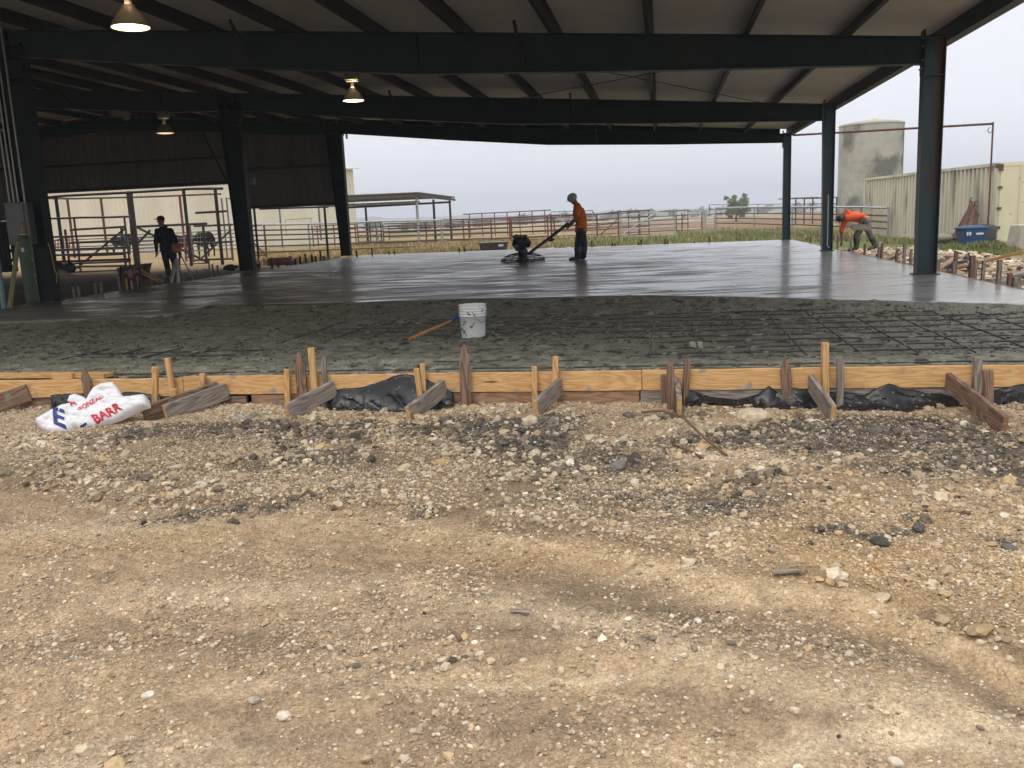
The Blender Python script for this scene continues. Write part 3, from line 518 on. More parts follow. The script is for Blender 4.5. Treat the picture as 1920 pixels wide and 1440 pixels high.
# clods on the rough pour
n = 9000; a_ = RNG.uniform(-9.5, 5.5, n); b_ = RNG.uniform(.15, 6.4, n); k = (b_ < front(a_)-.12) & (RNG.random(n) < clump(a_, b_, 561, 1.4)); a_, b_ = a_[k], b_[k]
PAL_s = PAL; DP_s = DPAL; DPAL = np.array([(.075, .072, .058), (.10, .098, .08), (.13, .125, .105)]); 
pw = ab2w(a_, b_, a_*0)
stones('concrete_clods', pw[:, 0], pw[:, 1], .008+.016*RNG.random(len(a_))**2, IC1, 1.0, zf=lambda x, y: zrough(a_, b_), sink=.35, label='small wet aggregate lumps in the unfinished concrete', cat='aggregate', flat=.6)
DPAL = DP_s
# ================================================================== REBAR MAT
rb = thing('rebar_mat', 'tied grid of black reinforcing bars half sunk in the wet grey concrete', 'rebar grid', W(0, 0, -.1))
def bar(p, q, wob=.006):
    m = MB(); N = max(4, int((Vector(q)-Vector(p)).length/.35)); pts = []
    for i in range(N+1):
        c = Vector(p).lerp(Vector(q), i/N); c.z += random.uniform(-wob, wob); pts.append(c)
    return m.tube(pts, .008, 6).build('rebar', M['rebar'], rb)
ZB = -.074
for b in (.33, .50):   # pair close to the form
    bar(W(-4.6, b, ZB+.018), W(5.6, b+.02, ZB+.016))
for b, a0, a1 in ((1.0, -.9, .25), (1.25, 1.05, 5.6), (1.62, 1.15, 5.6), (1.62, -5.0, -3.1), (1.95, -5.2, -2.6), (2.02, 1.1, 5.6), (2.42, -.4, 5.6), (2.84, -3.6, 5.6), (3.26, -3.2, 5.6), (3.68, -2.9, 5.5), (4.1, -2.6, 4.6), (4.5, -1.9, 4.0), (4.9, -1.2, 2.6)):
    bar(W(a0, b, ZB), W(a1, b+.03, ZB))
for k, a in enumerate([-5.0, -4.55, -4.1, -3.65, -3.0, -2.5, -2.05, -1.6, -1.15, -.7, -.25, .2, .65, 1.07, 1.5, 1.95, 2.4, 2.85, 3.3, 3.75, 4.2, 4.65, 5.1]):
    if a < -3: bar(W(a, 1.45, ZB+.012), W(a+.05, 2.2, ZB+.012))
    elif a < .3: bar(W(a, 2.3, ZB+.012), W(a+.05, 4.3, ZB+.010))
    else: bar(W(a, 1.0 if a > .9 else 2.0, ZB+.014), W(a+.03, 4.6 if a < 3 else 3.9, ZB+.012))
MB().box(W(1.5, 1.85, -.11)+Vector((-.06, -.04, 0)), W(1.5, 1.85, -.11)+Vector((.06, .04, .055))).build('spacer_block', M['concblock'], rb, None, .006)
# ================================================================== BARN
barn = thing('steel_barn', 'open sided steel barn with dark teal frames, white lined roof and half height siding', 'barn', W(5.42, 8.66, 0))
RS, RZ, SL = 26.0, 3.70, .0785
def rz(s): return RZ+SL*min(s, 2*RS-s)
def aR(s): return 5.42-s
FRB = [-.48, 8.70, 17.72, 26.85]
def prism(profile, b0, b1, m=None):    # profile in (a,z), extruded along b
    m = m or MB(); n = len(profile); m.addm([W(a, b0, z) for a, z in profile]+[W(a, b1, z) for a, z in profile],
        [tuple(range(n)), tuple(range(2*n-1, n-1, -1))]+[(i, i+n, (i+1) % n+n, (i+1) % n) for i in range(n)]); return m
def rafter(bc):
    S = [0, 4, 8.3, 12, 16.0, 18, 22, 26, 30, 34, 36, 44, 52]; df = .10 if bc > 20 else 0; bot = [z+df for z in (3.30, 3.46, 3.68, 4.05, 4.50, 4.56, 4.92, 5.18, 4.92, 4.56, 4.50, 3.9, 3.30)]
    top = [rz(s)-.02 for s in S]; m = MB(); S[0] = .16 if bc < 20 else -.08
    for i in range(len(S)-1):
        s0, s1 = S[i], S[i+1]
        prism([(aR(s0), bot[i]), (aR(s1), bot[i+1]), (aR(s1), top[i+1]), (aR(s0), top[i])], bc-.006, bc+.006, m)
        prism([(aR(s0), bot[i]-.014), (aR(s1), bot[i+1]-.014), (aR(s1), bot[i+1]), (aR(s0), bot[i])], bc-.10, bc+.10, m)
        prism([(aR(s0), top[i]), (aR(s1), top[i+1]), (aR(s1), top[i+1]+.014), (aR(s0), top[i]+.014)], bc-.10, bc+.10, m)
    for s in (8.3, 16., 36.): prism([(aR(s)-.008, rz(s)-.55), (aR(s)+.008, rz(s)-.55), (aR(s)+.008, rz(s)-.03), (aR(s)-.008, rz(s)-.03)], bc-.10, bc+.10, m)
    return m.build('rafter', M['steel'], barn)
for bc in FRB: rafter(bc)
def column(a_out, wb, wt, bc, h, side, rusty=False, nm='column', wf=.20):
    """side=+1: outer (plumb) flange at a_out, web goes towards -a"""
    m = MB(); i0, i1 = a_out-side*wb, a_out-side*wt; t = .014
    prism([(a_out, 0), (i0, 0), (i1, h), (a_out, h)] if side > 0 else [(i0, 0), (a_out, 0), (a_out, h), (i1, h)], bc-.006, bc+.006, m)
    for (u0, u1) in ((a_out, a_out), (i0, i1)):
        prism([(u0-t/2, 0), (u0+t/2, 0), (u1+t/2, h), (u1-t/2, h)], bc-wf/2, bc+wf/2, m)
    m.abbox(min(a_out, i0)-.05, max(a_out, i0)+.05, bc-wf/2-.04, bc+wf/2+.04, .0, .02)
    for zz in (h-.62, h-.05): m.abbox(min(a_out, i1)+.01, max(a_out, i1)-.01, bc-wf/2, bc+wf/2, zz, zz+.012)
    return m.build(nm, M['steel_rust'] if rusty else M['steel_shade'], barn)
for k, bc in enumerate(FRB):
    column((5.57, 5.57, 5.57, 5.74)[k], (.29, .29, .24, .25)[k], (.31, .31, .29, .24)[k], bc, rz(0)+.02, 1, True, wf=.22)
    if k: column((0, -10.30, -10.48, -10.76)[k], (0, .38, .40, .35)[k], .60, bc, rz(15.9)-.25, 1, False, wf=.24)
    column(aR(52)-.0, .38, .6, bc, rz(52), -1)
for k in (1, 2, 3):
    bc = FRB[k]; a0 = (0, 5.28, 5.33, 5.49)[k]; m = MB(); m.abbox(a0-.03, a0-.012, bc-.11, bc+.11, 3.12+(.1 if k == 3 else 0), 3.80); m.build('end_plate', M['steel'], barn)
    for zq in (3.22, 3.34, 3.55, 3.68):
        for db in (-.07, .07): m = MB(); m.tube([W(a0-.03, bc+db, zq), W(a0-.055, bc+db, zq)], .016, 6); m.build('bolt', M['galv'], barn)
# purlins (Z sections) and roof
for i, s in enumerate([1.24+1.575*k for k in range(0, 33)]):
    m = MB(); z = rz(s)+.0; a = aR(s)
    if abs(s-26) < .4: a += .5
    m.abbox(a-.003, a+.003, -1.0, 27.2, z+.0, z+.195); m.abbox(a-.07, a-.003, -1.0, 27.2, z+.0, z+.006); m.abbox(a+.003, a+.07, -1.0, 27.2, z+.189, z+.195)
    m.build('purlin', M['purlin'], barn)
m = MB(); m.abbox(5.77, 5.80, -1.0, 27.2, 3.63, 3.90); m.abbox(5.62, 5.77, -1, 27.2, 3.625, 3.633); m.abbox(5.62, 5.623, -1, 27.2, 3.633, 3.88); m.build('eave_strut', M['steel'], barn)
m = MB()
for s0, s1 in ((-.36, 26.), (26., 52.3)):
    z0, z1 = rz(s0)+.2, rz(s1)+.2
    prism([(aR(s0), z0), (aR(s0), z0+.03), (aR(s1), z1+.03), (aR(s1), z1)], -1.1, 27.3, m)
m.build('roof_insulation', M['insul'], barn)
m = MB()
for s0, s1 in ((-.40, 26.), (26., 52.34)):
    z0, z1 = rz(s0)+.232, rz(s1)+.232; prism([(aR(s0), z0), (aR(s0), z0+.02), (aR(s1), z1+.02), (aR(s1), z1)], -1.15, 27.35, m)
m.build('roof_sheet', M['roofpaint'], barn)
m = MB(); m.beam(W(5.85, -1.1, 3.85), W(5.85, 27.3, 3.85), .03, .12); m.build('gutter_trim', M['roofpaint'], barn)
m = MB()
for s0, s1 in ((0, 26.), (26., 52.)): prism([(aR(s0), rz(s0)-.01), (aR(s0), rz(s0)+.2), (aR(s1), rz(s1)+.2), (aR(s1), rz(s1)-.01)], 27.28, 27.30, m)
m.build('rake_trim', M['steel'], barn)
# wind bracing rods under the roof and flange braces
for (s0, b0, s1, b1) in ((1.6, 8.9, 8, 17.5), (8, 8.9, 1.6, 17.5), (1.6, 17.9, 8, 26.6), (8, 17.9, 1.6, 26.6)):
    MB().tube([W(aR(s0), b0, rz(s0)-.05), W(aR(s1), b1, rz(s1)-.05)], .009, 6).build('brace_rod', M['darkpipe'], barn)
for bc in FRB[1:]:
    for s in (6.5, 11.3, 16.2, 21.):
        for sg in (-1, 1): MB().beam(W(aR(s)+.0, bc+sg*.05, rz(s)-.5 if s < 20 else rz(s)-.45), W(aR(s)+.0, bc+sg*.75, rz(s)+.05), .045, .045).build('flange_brace', M['purlin'], barn)
# end wall siding at the far frame, ribbed, with the tall door opening
def siding(a0, a1, b, zb, zt, name, m=None, rib=.3, parent=barn, dep=.03):
    mm_ = MB(); a = a0; pts = []
    while a < a1:
        for da, db in ((0, 0), (rib*.62, 0), (rib*.70, dep), (rib*.92, dep)): 
            if a+da < a1: pts.append((a+da, b+db))
        a += rib
    pts.append((a1, b)); vs = []; fs = []
    for (a, bq) in pts: vs += [W(a, bq, zb), W(a, bq, zt(a)), W(a, bq+.004, zb), W(a, bq+.004, zt(a))]
    for i in range(len(pts)-1): fs += [(4*i, 4*i+4, 4*i+5, 4*i+1), (4*i+2, 4*i+3, 4*i+7, 4*i+6)]
    return mm_.addm(vs, fs).build(name, m or M['siding_in'], parent)
zt = lambda a: rz(5.42-a)+.15
AD0, AD1 = -20.0, -13.9
p_ = DB(74, 364, 27.02); AD0 = AB(p_)[0]; ZD = p_.z; AD1 = AB(DB(446, 346, 27.02))[0]
print('door', AD0, AD1, ZD)
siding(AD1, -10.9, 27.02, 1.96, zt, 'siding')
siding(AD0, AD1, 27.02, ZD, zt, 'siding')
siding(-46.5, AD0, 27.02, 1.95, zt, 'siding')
for zz, a0, a1 in ((3.48, AD1, -10.9), (ZD+.08, AD0, AD1), (2.02, AD1, -10.9), (4.0, -46, AD1), (2.0, -46, AD0)):
    m = MB(); m.abbox(a0, a1, 26.86, 27.0, zz-.055, zz+.055); m.build('girt', M['purlin'], barn)
for aa_ in (AD0, AD1): m = MB(); m.abbox(aa_-.06, aa_+.06, 26.83, 27.0, 1.95, ZD); m.build('jamb', M['steel'], barn)
m = MB(); m.hexa([W(-46.6, -1, -.3), W(-46.55, -1, -.3), W(-46.55, 27.2, -.3), W(-46.6, 27.2, -.3)], [W(-46.6, -1, 4), W(-46.55, -1, 4), W(-46.55, 27.2, 4), W(-46.6, 27.2, 4)]); m.build('side_wall', M['siding_in'], barn)  # unseen wall, added to keep light out of the left interior
MB().tube([D(380, 250, 26.5), D(424, 338, 26.2)], .03, 6).build('knee_brace', M['darkpipe'], barn)
m = MB(); c = D(472, 365, 25.85)   # light box on the middle column
m.abbox(*(AB(c)[0]-.0, AB(c)[0]+.13), AB(c)[1]-.05, AB(c)[1]+.05, c.z+.62-.35, c.z+.62+.25-.4+.0); m.build('switch_box', M['elec'], barn, None, .01)
# outer conduit on second right-hand column
MB().tube([D(1553, 365, 23.35), D(1551, 461, 23.35), D(1554, 464, 23.35)], .014, 8).build('conduit', M['whiteplastic'], barn)
# ------- electrical box and conduits on the near left column
C1 = W(-10.5, 8.7)
eb = thing('electrical_box', 'grey electrical cabinet with four conduits strapped to the near left column', 'electrical box', D(47, 460, 16.8))
p0 = D(25, 458, 16.8); p1 = D(70, 458, 16.75)
def zpx(y, px, dep): return D(px, y, dep).z
zt0, zb0 = zpx(378, 45, 16.8), zpx(459, 50, 16.8)
XB = D(37, 418, 17.05).x
MB().box((XB-.20, 16.95, zb0), (XB+.22, 17.2, zt0)).build('cabinet', M['elec'], eb, None, .01)
MB().box((XB-.17, 16.925, zb0+.04), (XB+.16, 16.946, zt0-.04)).build('door', M['elec'], eb, None, .006)
for dx in (-.13, -.05, .03, .15):
    x0 = XB+dx; MB().tube([(x0, 17.05, zt0), (x0, 17.05, 5.0)], .017, 8).build('conduit', M['conduit'], eb)
tag(MB().tube([D(90, 455, 16.7), D(95, 470, 16.65), D(98, 485, 16.65), D(102, 505, 16.65), D(107, 515, 16.65), D(106, 530, 16.7)], .008, 6).build('extension_cord', M['yellow']), 'yellow cord hanging down the near left column', 'cord')
# gas cylinder
cb_ = G(62, 570, 0); gc = thing('gas_cylinder', 'tall green gas cylinder with a dull brass cap by the near left column', 'gas cylinder', cb_)
hc = (566-455)*cb_.y/FPX*1.03
MB().lathe(cb_, [(.10, 0), (.118, .02), (.12, .1), (.12, hc-.02), (.11, hc+.06), (.08, hc+.11), (.045, hc+.14)], 28).build('tank', M['cylgreen'], gc)
MB().lathe(cb_+Vector((0, 0, hc+.14)), [(.045, 0), (.05, .02), (.05, .13), (.045, .18), (.025, .20)], 20).build('cap', M['brass'], gc)
MB().lathe(cb_+Vector((0, 0, hc+.125)), [(.052, 0), (.055, .01), (.05, .02)], 20).build('collar', M['label'], gc)
MB().addm([cb_+Vector((math.sin(t)*.1215, -math.cos(t)*.1215, hc-.17+dz)) for t in (-.1, .1, .3) for dz in (0, .07)], [(0, 2, 3, 1), (2, 4, 5, 3)]).build('sticker', M['label'], gc)
# props at the far left
tag(MB().tube([D(-6, 480, 15.8), G(8, 580, 0)], .045, 10).build('steel_prop', M['tealpaint']), 'teal steel prop leaning at the left edge of the slab', 'prop')
tag(MB().tube([D(34, 455, 16.1), D(18, 578, 15.5)], .04, 10).build('steel_prop', M['olive']), 'olive steel prop leaning left behind the gas cylinder', 'prop')
# hanging lamps
def lamp(px, py, wid, dep, lens, label, wide=.46):
    c = D(px, py, dep); t = thing('pendant_lamp', label, 'lamp', c, 'high bay lamps under the barn roof'); r = wide/2
    MB().lathe(c, [(r, 0), (r*1.02, .015), (r*.98, .03), (r*.86, .09), (r*.62, .17), (r*.36, .24), (r*.30, .27)], 28, caps=False).build('lamp_shade', M['shade'], t)
    MB().lathe(c+Vector((0, 0, .012)), [(.001, -.03), (r*.5, -.025), (r*.8, -.012), (r*.97, 0)], 28, caps=False).build('lens', lens, t)
    m = MB(); m.box(c+Vector((-.035, -.035, .27)), c+Vector((.035, .035, .40))); m.box(c+Vector((-.13, -.07, .40)), c+Vector((.13, .07, .43))); m.build('bracket', M['shade'], t, None, .005)
    m = MB(); m.box(c+Vector((-.15, -.11, .431)), c+Vector((.15, .11, .60))); m.build('ballast', M['elec'], t, None, .01)
    a, b = AB(c); MB().tube([c+Vector((0, 0, .6)), Vector((c.x, c.y, rz(5.42-a)+.05))], .010, 6).build('hanger', M['darkpipe'], t)
    li = bpy.data.lights.new('bulb', 'POINT'); li.energy = 30 if lens is M['lens1'] else 1.2; li.color = (1, .72, .42); li.shadow_soft_size = .03
    lo_ = bpy.data.objects.new('bulb', li); COL.objects.link(lo_); lo_.parent = t; lo_.location = (0, -.03, .22)
lamp(245, 52, 64, 11.9, M['lens1'], 'brightest and nearest pendant lamp glowing at the top left')
lamp(663, 189, 36, 20.5, M['lens1'], 'lit pendant lamp hanging between the first and second roof frames')
lamp(310, 250, 30, 26.5, M['lens2'], 'dim far pendant lamp in front of the dark siding', .48)
tag(MB().ell(D(228, 214, 25), (.28, .2, .07), n=9, m=5).ell(D(218, 210, 25), (.2, .2, .05), n=7, m=5).ell(D(237, 218, 25), (.12, .1, .12), n=7, m=5).build('bird_nest', M['old']), 'ragged bird nest stuck on the roof frame at upper left', 'nest')
# hanging horizontal pipe with red post at the container
gp = thing('pipe_gateway', 'rusty overhead pipe running from the far column to a red post by the container', 'pipe frame', G(1868, 462, -.3))
pt = D(1862, 232, 28.0); pb = Vector((pt.x+.02, pt.y, -.32))
MB().tube([D(1487, 253.5, 32.6), pt], .035, 8).build('top_rail', M['rust'], gp)
MB().tube([pb, pt+Vector((0, 0, .05))], .027, 8).build('post', M['rust'], gp)
MB().tube([pt+Vector((-.1, 0, -.1)), pt+Vector((-.16, 0, -.2)), pt+Vector((-.08, 0, -.27)), pt+Vector((0, 0, -.2))], .012, 6).build('hook', M['rust'], gp)
# ================================================================== FORM BOARDS, STAKES, BRACES
def fb_(a0, a1, z0, z1, m, label, b=-.02, th=.04):
    c = (z0+z1)/2; o = board('form_board', W(a0, b, c), W(a1, b, c), th, z1-z0, M[m]); return tag(o, label, 'board', 'form boards along the front of the pour')
fb_(-5.6, -2.80, -.165, -.012, 'pine', 'new pine form board at the left end behind the cement bag')
fb_(-2.795, 1.02, -.155, 0, 'pine', 'new pine form board in the middle behind the black plastic and pointed stake')
fb_(1.025, 4.6, -.155, .004, 'pine', 'new pine form board with a dark knot at the right end')
fb_(-2.2, 1.0, -.33, -.160, 'reddirt', 'dirty brown lower board under the middle pine form board', -.012)
fb_(1.01, 4.6, -.33, -.160, 'old', 'grey lower board behind the plastic at the right', -.012)
fb_(-5.6, -2.25, -.33, -.170, 'brown', 'dark lower board under the left pine form board', -.010)
tag(board('scrap_block', W(-4.02, .0, .015), W(-3.83, .0, .015), .05, .05, M['pine2']), 'short pine block sitting on the left form board', 'block')
tag(board('top_plank', W(-5.6, .30, -.015), W(-3.65, .22, -.02), .14, .035, M['pine2']), 'concrete smeared plank lying behind the left form board', 'plank')
def stk(px, pyb, pyt, pxt=None, wd=.042, th=.042, m='pine2', label='', pointed=False, zb=None, group='stakes along the front form'):
    p = G(px, pyb, -.30); a_, b_ = AB(p)
    if b_ > -.07: a_ = AB(DB(px, pyb, -.07))[0]; p = W(a_, -.07)
    p = Hv(p); d = ray(pxt if pxt is not None else px, pyt)
    t = p.y/d[1]; q = Vector((d[0]*t, p.y, EYE+d[2]*t)); dn = (q-p).normalized()
    o = board('pointed_stake' if pointed else 'wood_stake', p-dn*.08, q, th, wd, M[m], None, (1, 0, 0) if not pointed else (1, 0, 0), pointed)
    return tag(o, label, 'stake', group)
def brace(px0, py0, px1, py1, m, label, ht=.135, th=.038):
    """front lower end at pixel 0; rear top corner meets the form at pixel 1"""
    p = G(px0, py0, -.28); p.z = H(p.x, p.y)+ht/2-.022; q = DB(px1, py1+3, -.05); q.z = min(q.z, -.04)-ht/2
    o = board('brace_board', p, q, th, ht, M[m]); e = MB().box((-.004, -th/2+.003, -ht/2+.003), (.001, th/2-.003, ht/2-.003)).build('sawn_end', M['pine2'] if m == 'old' else M['reddirt']); e.parent = o
    return tag(o, label, 'board', 'brace boards running back to the form')
brace(-30, 778, 52, 712, 'brown', 'brown brace board cut off by the left edge of the photo', .15)
brace(272, 794, 408, 712, 'brown', 'rear of the two brace boards beside the cement bag')
brace(312, 792, 424, 714, 'old', 'front of the two brace boards beside the cement bag', .14)
brace(541, 786, 626, 710, 'old', 'grey brace board with three stakes, right of the double brace')
brace(767, 789, 832, 704, 'old', 'grey brace board just left of the centre pointed stake')
brace(1006, 788, 1050, 702, 'old', 'short grey brace board nearest the centre, below the white bucket to the right')
brace(1274, 783, 1268, 698, 'old', 'narrow brace board seen end on between two stakes', .17)
brace(1562, 793, 1520, 694, 'old', 'grey brace board slanting left under a tall yellow stake')
brace(1884, 812, 1778, 690, 'brown', 'long brown brace board with sawn orange end at far right')
stk(292, 787, 688, 291, .045, label='tall pine stake at the left of the double brace')
stk(327, 745, 671, 314, .045, label='leaning pine stake behind the double brace')
stk(330, 785, 729, 326, .042, label='short pine stake between the ends of the double brace')
stk(381, 762, 700, 379, .042, label='short pine stake at the right of the double brace')
stk(540, 762, 692, 538, .042, label='short yellow pine stake left of the three stake brace')
stk(594, 762, 652, 583, .050, label='tallest leaning yellow stake on the three stake brace')
stk(608, 752, 671, 607, .040, m='old', label='thin grey stake beside the tallest yellow stake')
stk(791, 772, 691, 781, .045, label='leaning pine stake in front of the brace left of centre')
stk(796, 735, 682, 792, .036, label='short pine stake behind the brace left of centre')
stk(1003, 748, 687, 1002, .042, label='short pine stake left of the centre brace')
stk(1040, 758, 668, 1042, .045, label='taller pine stake right of the centre brace')
stk(1259, 777, 684, 1257, .052, m='brown', label='round topped brown stake left of the end on brace')
stk(1284, 756, 674, 1289, .042, m='brown', label='brown stake leaning right behind the end on brace')
stk(1246, 748, 702, 1245, .045, m='brown', label='short dark stake against the form by the end on brace')
stk(1549, 735, 642, 1547, .048, label='tall yellow stake on the slanting brace at right')
stk(1574, 768, 669, 1575, .045, m='old', label='grey stake in front of the slanting brace at right')
stk(1830, 738, 670, 1833, .055, m='old', label='pale grey stake behind the long brown brace')
stk(1852, 792, 694, 1852, .062, m='brown', label='thick round stake in front of the long brown brace')
stk(168, 745, 687, 157, .07, .03, 'brown', 'brown pointed stake behind the cement bag', True)
stk(568, 748, 658, 560, .085, .03, 'brown', 'broad brown pointed stake between two yellow stakes', True)
stk(873, 746, 645, 870, .085, .032, 'brown', 'tallest pointed stake at centre below the bucket', True)
stk(1478, 738, 670, 1472, .075, .03, 'brown', 'pointed stake on the right of the knotted form board', True)
# black plastic sheeting
def sheet(pts, label, seed, hump=()):
    """pts: (px, y_low, y_high) along the form; sheet lies from the dirt up against the board"""
    N = 90; K = 14; vs = []; pxs = [p[0] for p in pts]; lo = [p[1] for p in pts]; hi = [p[2] for p in pts]
    for i in range(N+1):
        px = pxs[0]+(pxs[-1]-pxs[0])*i/N; yl = np.interp(px, pxs, lo); yh = np.interp(px, pxs, hi)
        base = G(px, yl+6, -.27); a, b = AB(base); b = min(b, -.16); base = DB(px, yl, b); base.z = H(base.x, base.y)+.012; back = DB(px, yh, -.048); tz = D(px, yh, back.y).z
        for j in range(K+1):
            t = j/K; n_ = float(fbm(np.array([px*.018+seed]), np.array([t*2.2+seed]), seed, 3)[0]); n2 = float(fbm(np.array([px*.05+seed]), np.array([t*4.]), seed+5, 3)[0])
            q = base.lerp(back, t**.8); z = base.z+(tz-base.z)*t**1.3
            n3 = float(fbm(np.array([px*.13]), np.array([t*3.]), seed+9, 2)[0]); n4_ = 1-min(1, abs(float(fbm(np.array([px*.035+t*1.5]), np.array([t*1.2+px*.01]), seed+29, 2)[0]))*4); n_ -= .9*n4_; vs.append((q.x, q.y+(.035*n_+.018*n2+.006*n3)*math.sin(math.pi*min(t+.1, 1)), z+(.028*n_+.020*n2+.006*n3)*math.sin(math.pi*(.12+.88*t))+.006+.012*n2*t))
    fs = [(i*(K+1)+j, (i+1)*(K+1)+j, (i+1)*(K+1)+j+1, i*(K+1)+j+1) for i in range(N) for j in range(K)]
    o = MB().addm(vs, fs, True).build('plastic_sheet', M['plastic']); s = o.modifiers.new('thick', 'SOLIDIFY'); s.thickness = .002
    return tag(o, label, 'plastic sheet', 'black plastic sheeting under the form')
sheet([(614, 748, 738), (640, 750, 732), (700, 749, 722), (735, 748, 708), (760, 747, 704), (790, 746, 708), (820, 745, 722), (850, 745, 738)], 'humped black plastic sheet bulging against the form left of centre', 3)
sheet([(1286, 745, 732), (1330, 750, 744), (1380, 760, 752), (1420, 755, 740), (1442, 750, 724), (1460, 748, 738), (1520, 746, 738)], 'crumpled black plastic below the dark knot', 9)
sheet([(1440, 747, 741), (1490, 747, 728), (1560, 746, 738), (1620, 748, 740), (1665, 749, 722), (1720, 747, 735), (1790, 749, 744)], 'black plastic strip between the slanting brace and the long brown brace', 21)
sheet([(1790, 752, 745), (1840, 749, 738), (1880, 744, 730), (1960, 738, 712)], 'black plastic flap at the right edge of the photo', 33)
sheet([(95, 748, 742), (150, 747, 738), (240, 745, 737), (300, 744, 740)], 'thin black plastic edge behind the cement bag', 41)
# right-hand side form, its stakes and kickers
sf = []
for (b0, b1, z0, z1, a, lab) in ((3.4, 8.6, -.15, -.005, 5.86, 'near'), (8.65, 14.6, -.16, -.01, 5.86, 'middle'), (14.65, 20.6, -.15, -.005, 5.86, 'third'), (20.65, 26.8, -.15, -.01, 5.86, 'far')):
    o = board('form_board', W(a, b0, (z0+z1)/2), W(a, b1, (z0+z1)/2), .04, z1-z0, M['brown']); tag(o, lab+' brown form board on the right edge of the slab', 'board', 'form boards on the right edge')
    o = board('form_board', W(a+.012, b0, -.235), W(a+.012, b1, -.235), .04, .14, M['brown']); tag(o, lab+' lower form board under the right edge of the slab', 'board', 'form boards on the right edge')
def DA(px, py, a):
    d = Vector(ray(px, py)); o = Vector((0, 0, EYE)); return o+d*(((W(a, 0)-o).dot(UU))/d.dot(UU))
for k, (a0, b0, a1, b1, z, m) in enumerate(((6.7, 9.6, 8.2, 10.9, -.20, 'old'), (7.6, 7.4, 9.3, 8.0, -.16, 'brown'), (6.6, 12.2, 7.6, 14.4, -.19, 'reddirt'), (8.6, 10.5, 9.9, 12.4, -.22, 'old'), (6.5, 16.4, 7.5, 18.6, -.24, 'brown'))):
    tag(board('loose_plank', W(a0, b0, z), W(a1, b1, z+.10), .13, .035, M[m]), ['grey loose plank on the rubble behind the near right column', 'brown loose plank lying on the nearest rubble at right', 'dirty red brown plank on the rubble beyond the near right column', 'grey plank on the rubble farthest from the slab', 'brown plank by the bending worker on the rubble'][k], 'plank')
for i, (px, yt, wd, m, a) in enumerate([(1906, 520, .10, 'old', 6.0), (1894, 512, .06, 'brown', 6.1), (1875, 487, .06, 'old', 5.96), (1845, 489, .05, 'old', 6.15), (1831, 487, .04, 'old', 6.1), (1824, 479, .075, 'brown', 5.96), (1789, 491, .06, 'old', 6.0), (1793, 471, .06, 'brown', 6.4), (1760, 486, .06, 'reddirt', 5.97), (1709, 467, .05, 'old', 6.1), (1697, 455, .05, 'old', 5.97), (1682, 466, .05, 'brown', 6.2), (1654, 455, .05, 'brown', 6.1), (1648, 463, .055, 'old', 5.97), (1622, 457, .05, 'brown', 6.1), (1596, 450, .05, 'old', 5.97), (1571, 441, .045, 'old', 6.1), (1540, 446, .05, 'old', 6.0), (1520, 444, .05, 'brown', 6.0)]):
    nm = ['first', 'second', 'third', 'fourth', 'fifth', 'sixth', 'seventh', 'eighth', 'ninth', 'tenth', 'eleventh', 'twelfth', 'thirteenth', 'fourteenth', 'fifteenth', 'sixteenth', 'seventeenth', 'eighteenth', 'nineteenth'][i]
    t = DA(px, yt, a); o = board('wood_stake', Vector((t.x-.015, t.y, -.38)), t, wd*.8, wd, M[m], None, (1, 0, 0)); tag(o, '%s wood stake along the right slab edge counted from the camera' % nm, 'stake', 'stakes on the right edge')
for i, (a0, b0, a1, b1, m) in enumerate(((5.98, 6.2, 6.9, 6.35, 'reddirt'), (5.98, 7.0, 7.2, 7.25, 'brown'), (6.0, 8.4, 7.0, 8.9, 'old'), (5.98, 13.4, 7.0, 13.6, 'brown'))):
    o = board('brace_board', W(a0, b0, -.19), W(a1, b1, -.21), .04, .13, M[m]); tag(o, ['nearest brace board', 'second brace board', 'grey brace board', 'far brace board'][i]+' sticking out from the right edge form', 'board', 'brace boards on the right edge')
tag(board('long_plank', D(1795, 503, 19.0), D(1925, 470, 17.4), .14, .045, M['pine2']), 'long pale plank lying on the rubble at the right edge', 'plank')
# left-hand and far stakes
for i, (px, yb, yt, m, wd) in enumerate([(140, 560, 538, 'old', .06), (150, 558, 537, 'old', .06), (181, 557, 531, 'brown', .07), (190, 555, 530, 'old', .06), (226, 545, 520, 'old', .05), (238, 543, 522, 'pine2', .05), (249, 543, 526, 'pine2', .05), (262, 541, 518, 'old', .07), (284, 536, 511, 'old', .05), (304, 534, 513, 'old', .06), (348, 529, 513, 'old', .05), (370, 521, 506, 'old', .04), (394, 516, 488, 'old', .05), (402, 516, 495, 'brown', .05), (410, 514, 497, 'old', .06)]):
    p = G(px, yb, -.08); t = D(px-3+random.uniform(-2, 2), yt, p.y)
    o = board('wood_stake', p-Vector((0, 0, .15)), t, wd*.7, wd*.8, M[m], None, (1, 0, 0)); tag(o, ['shortest pale', 'grey', 'rough brown', 'slim leaning'][i % 4]+' stake, number %d from the left along the left slab edge' % (i+1), 'stake', 'stakes on the left edge')
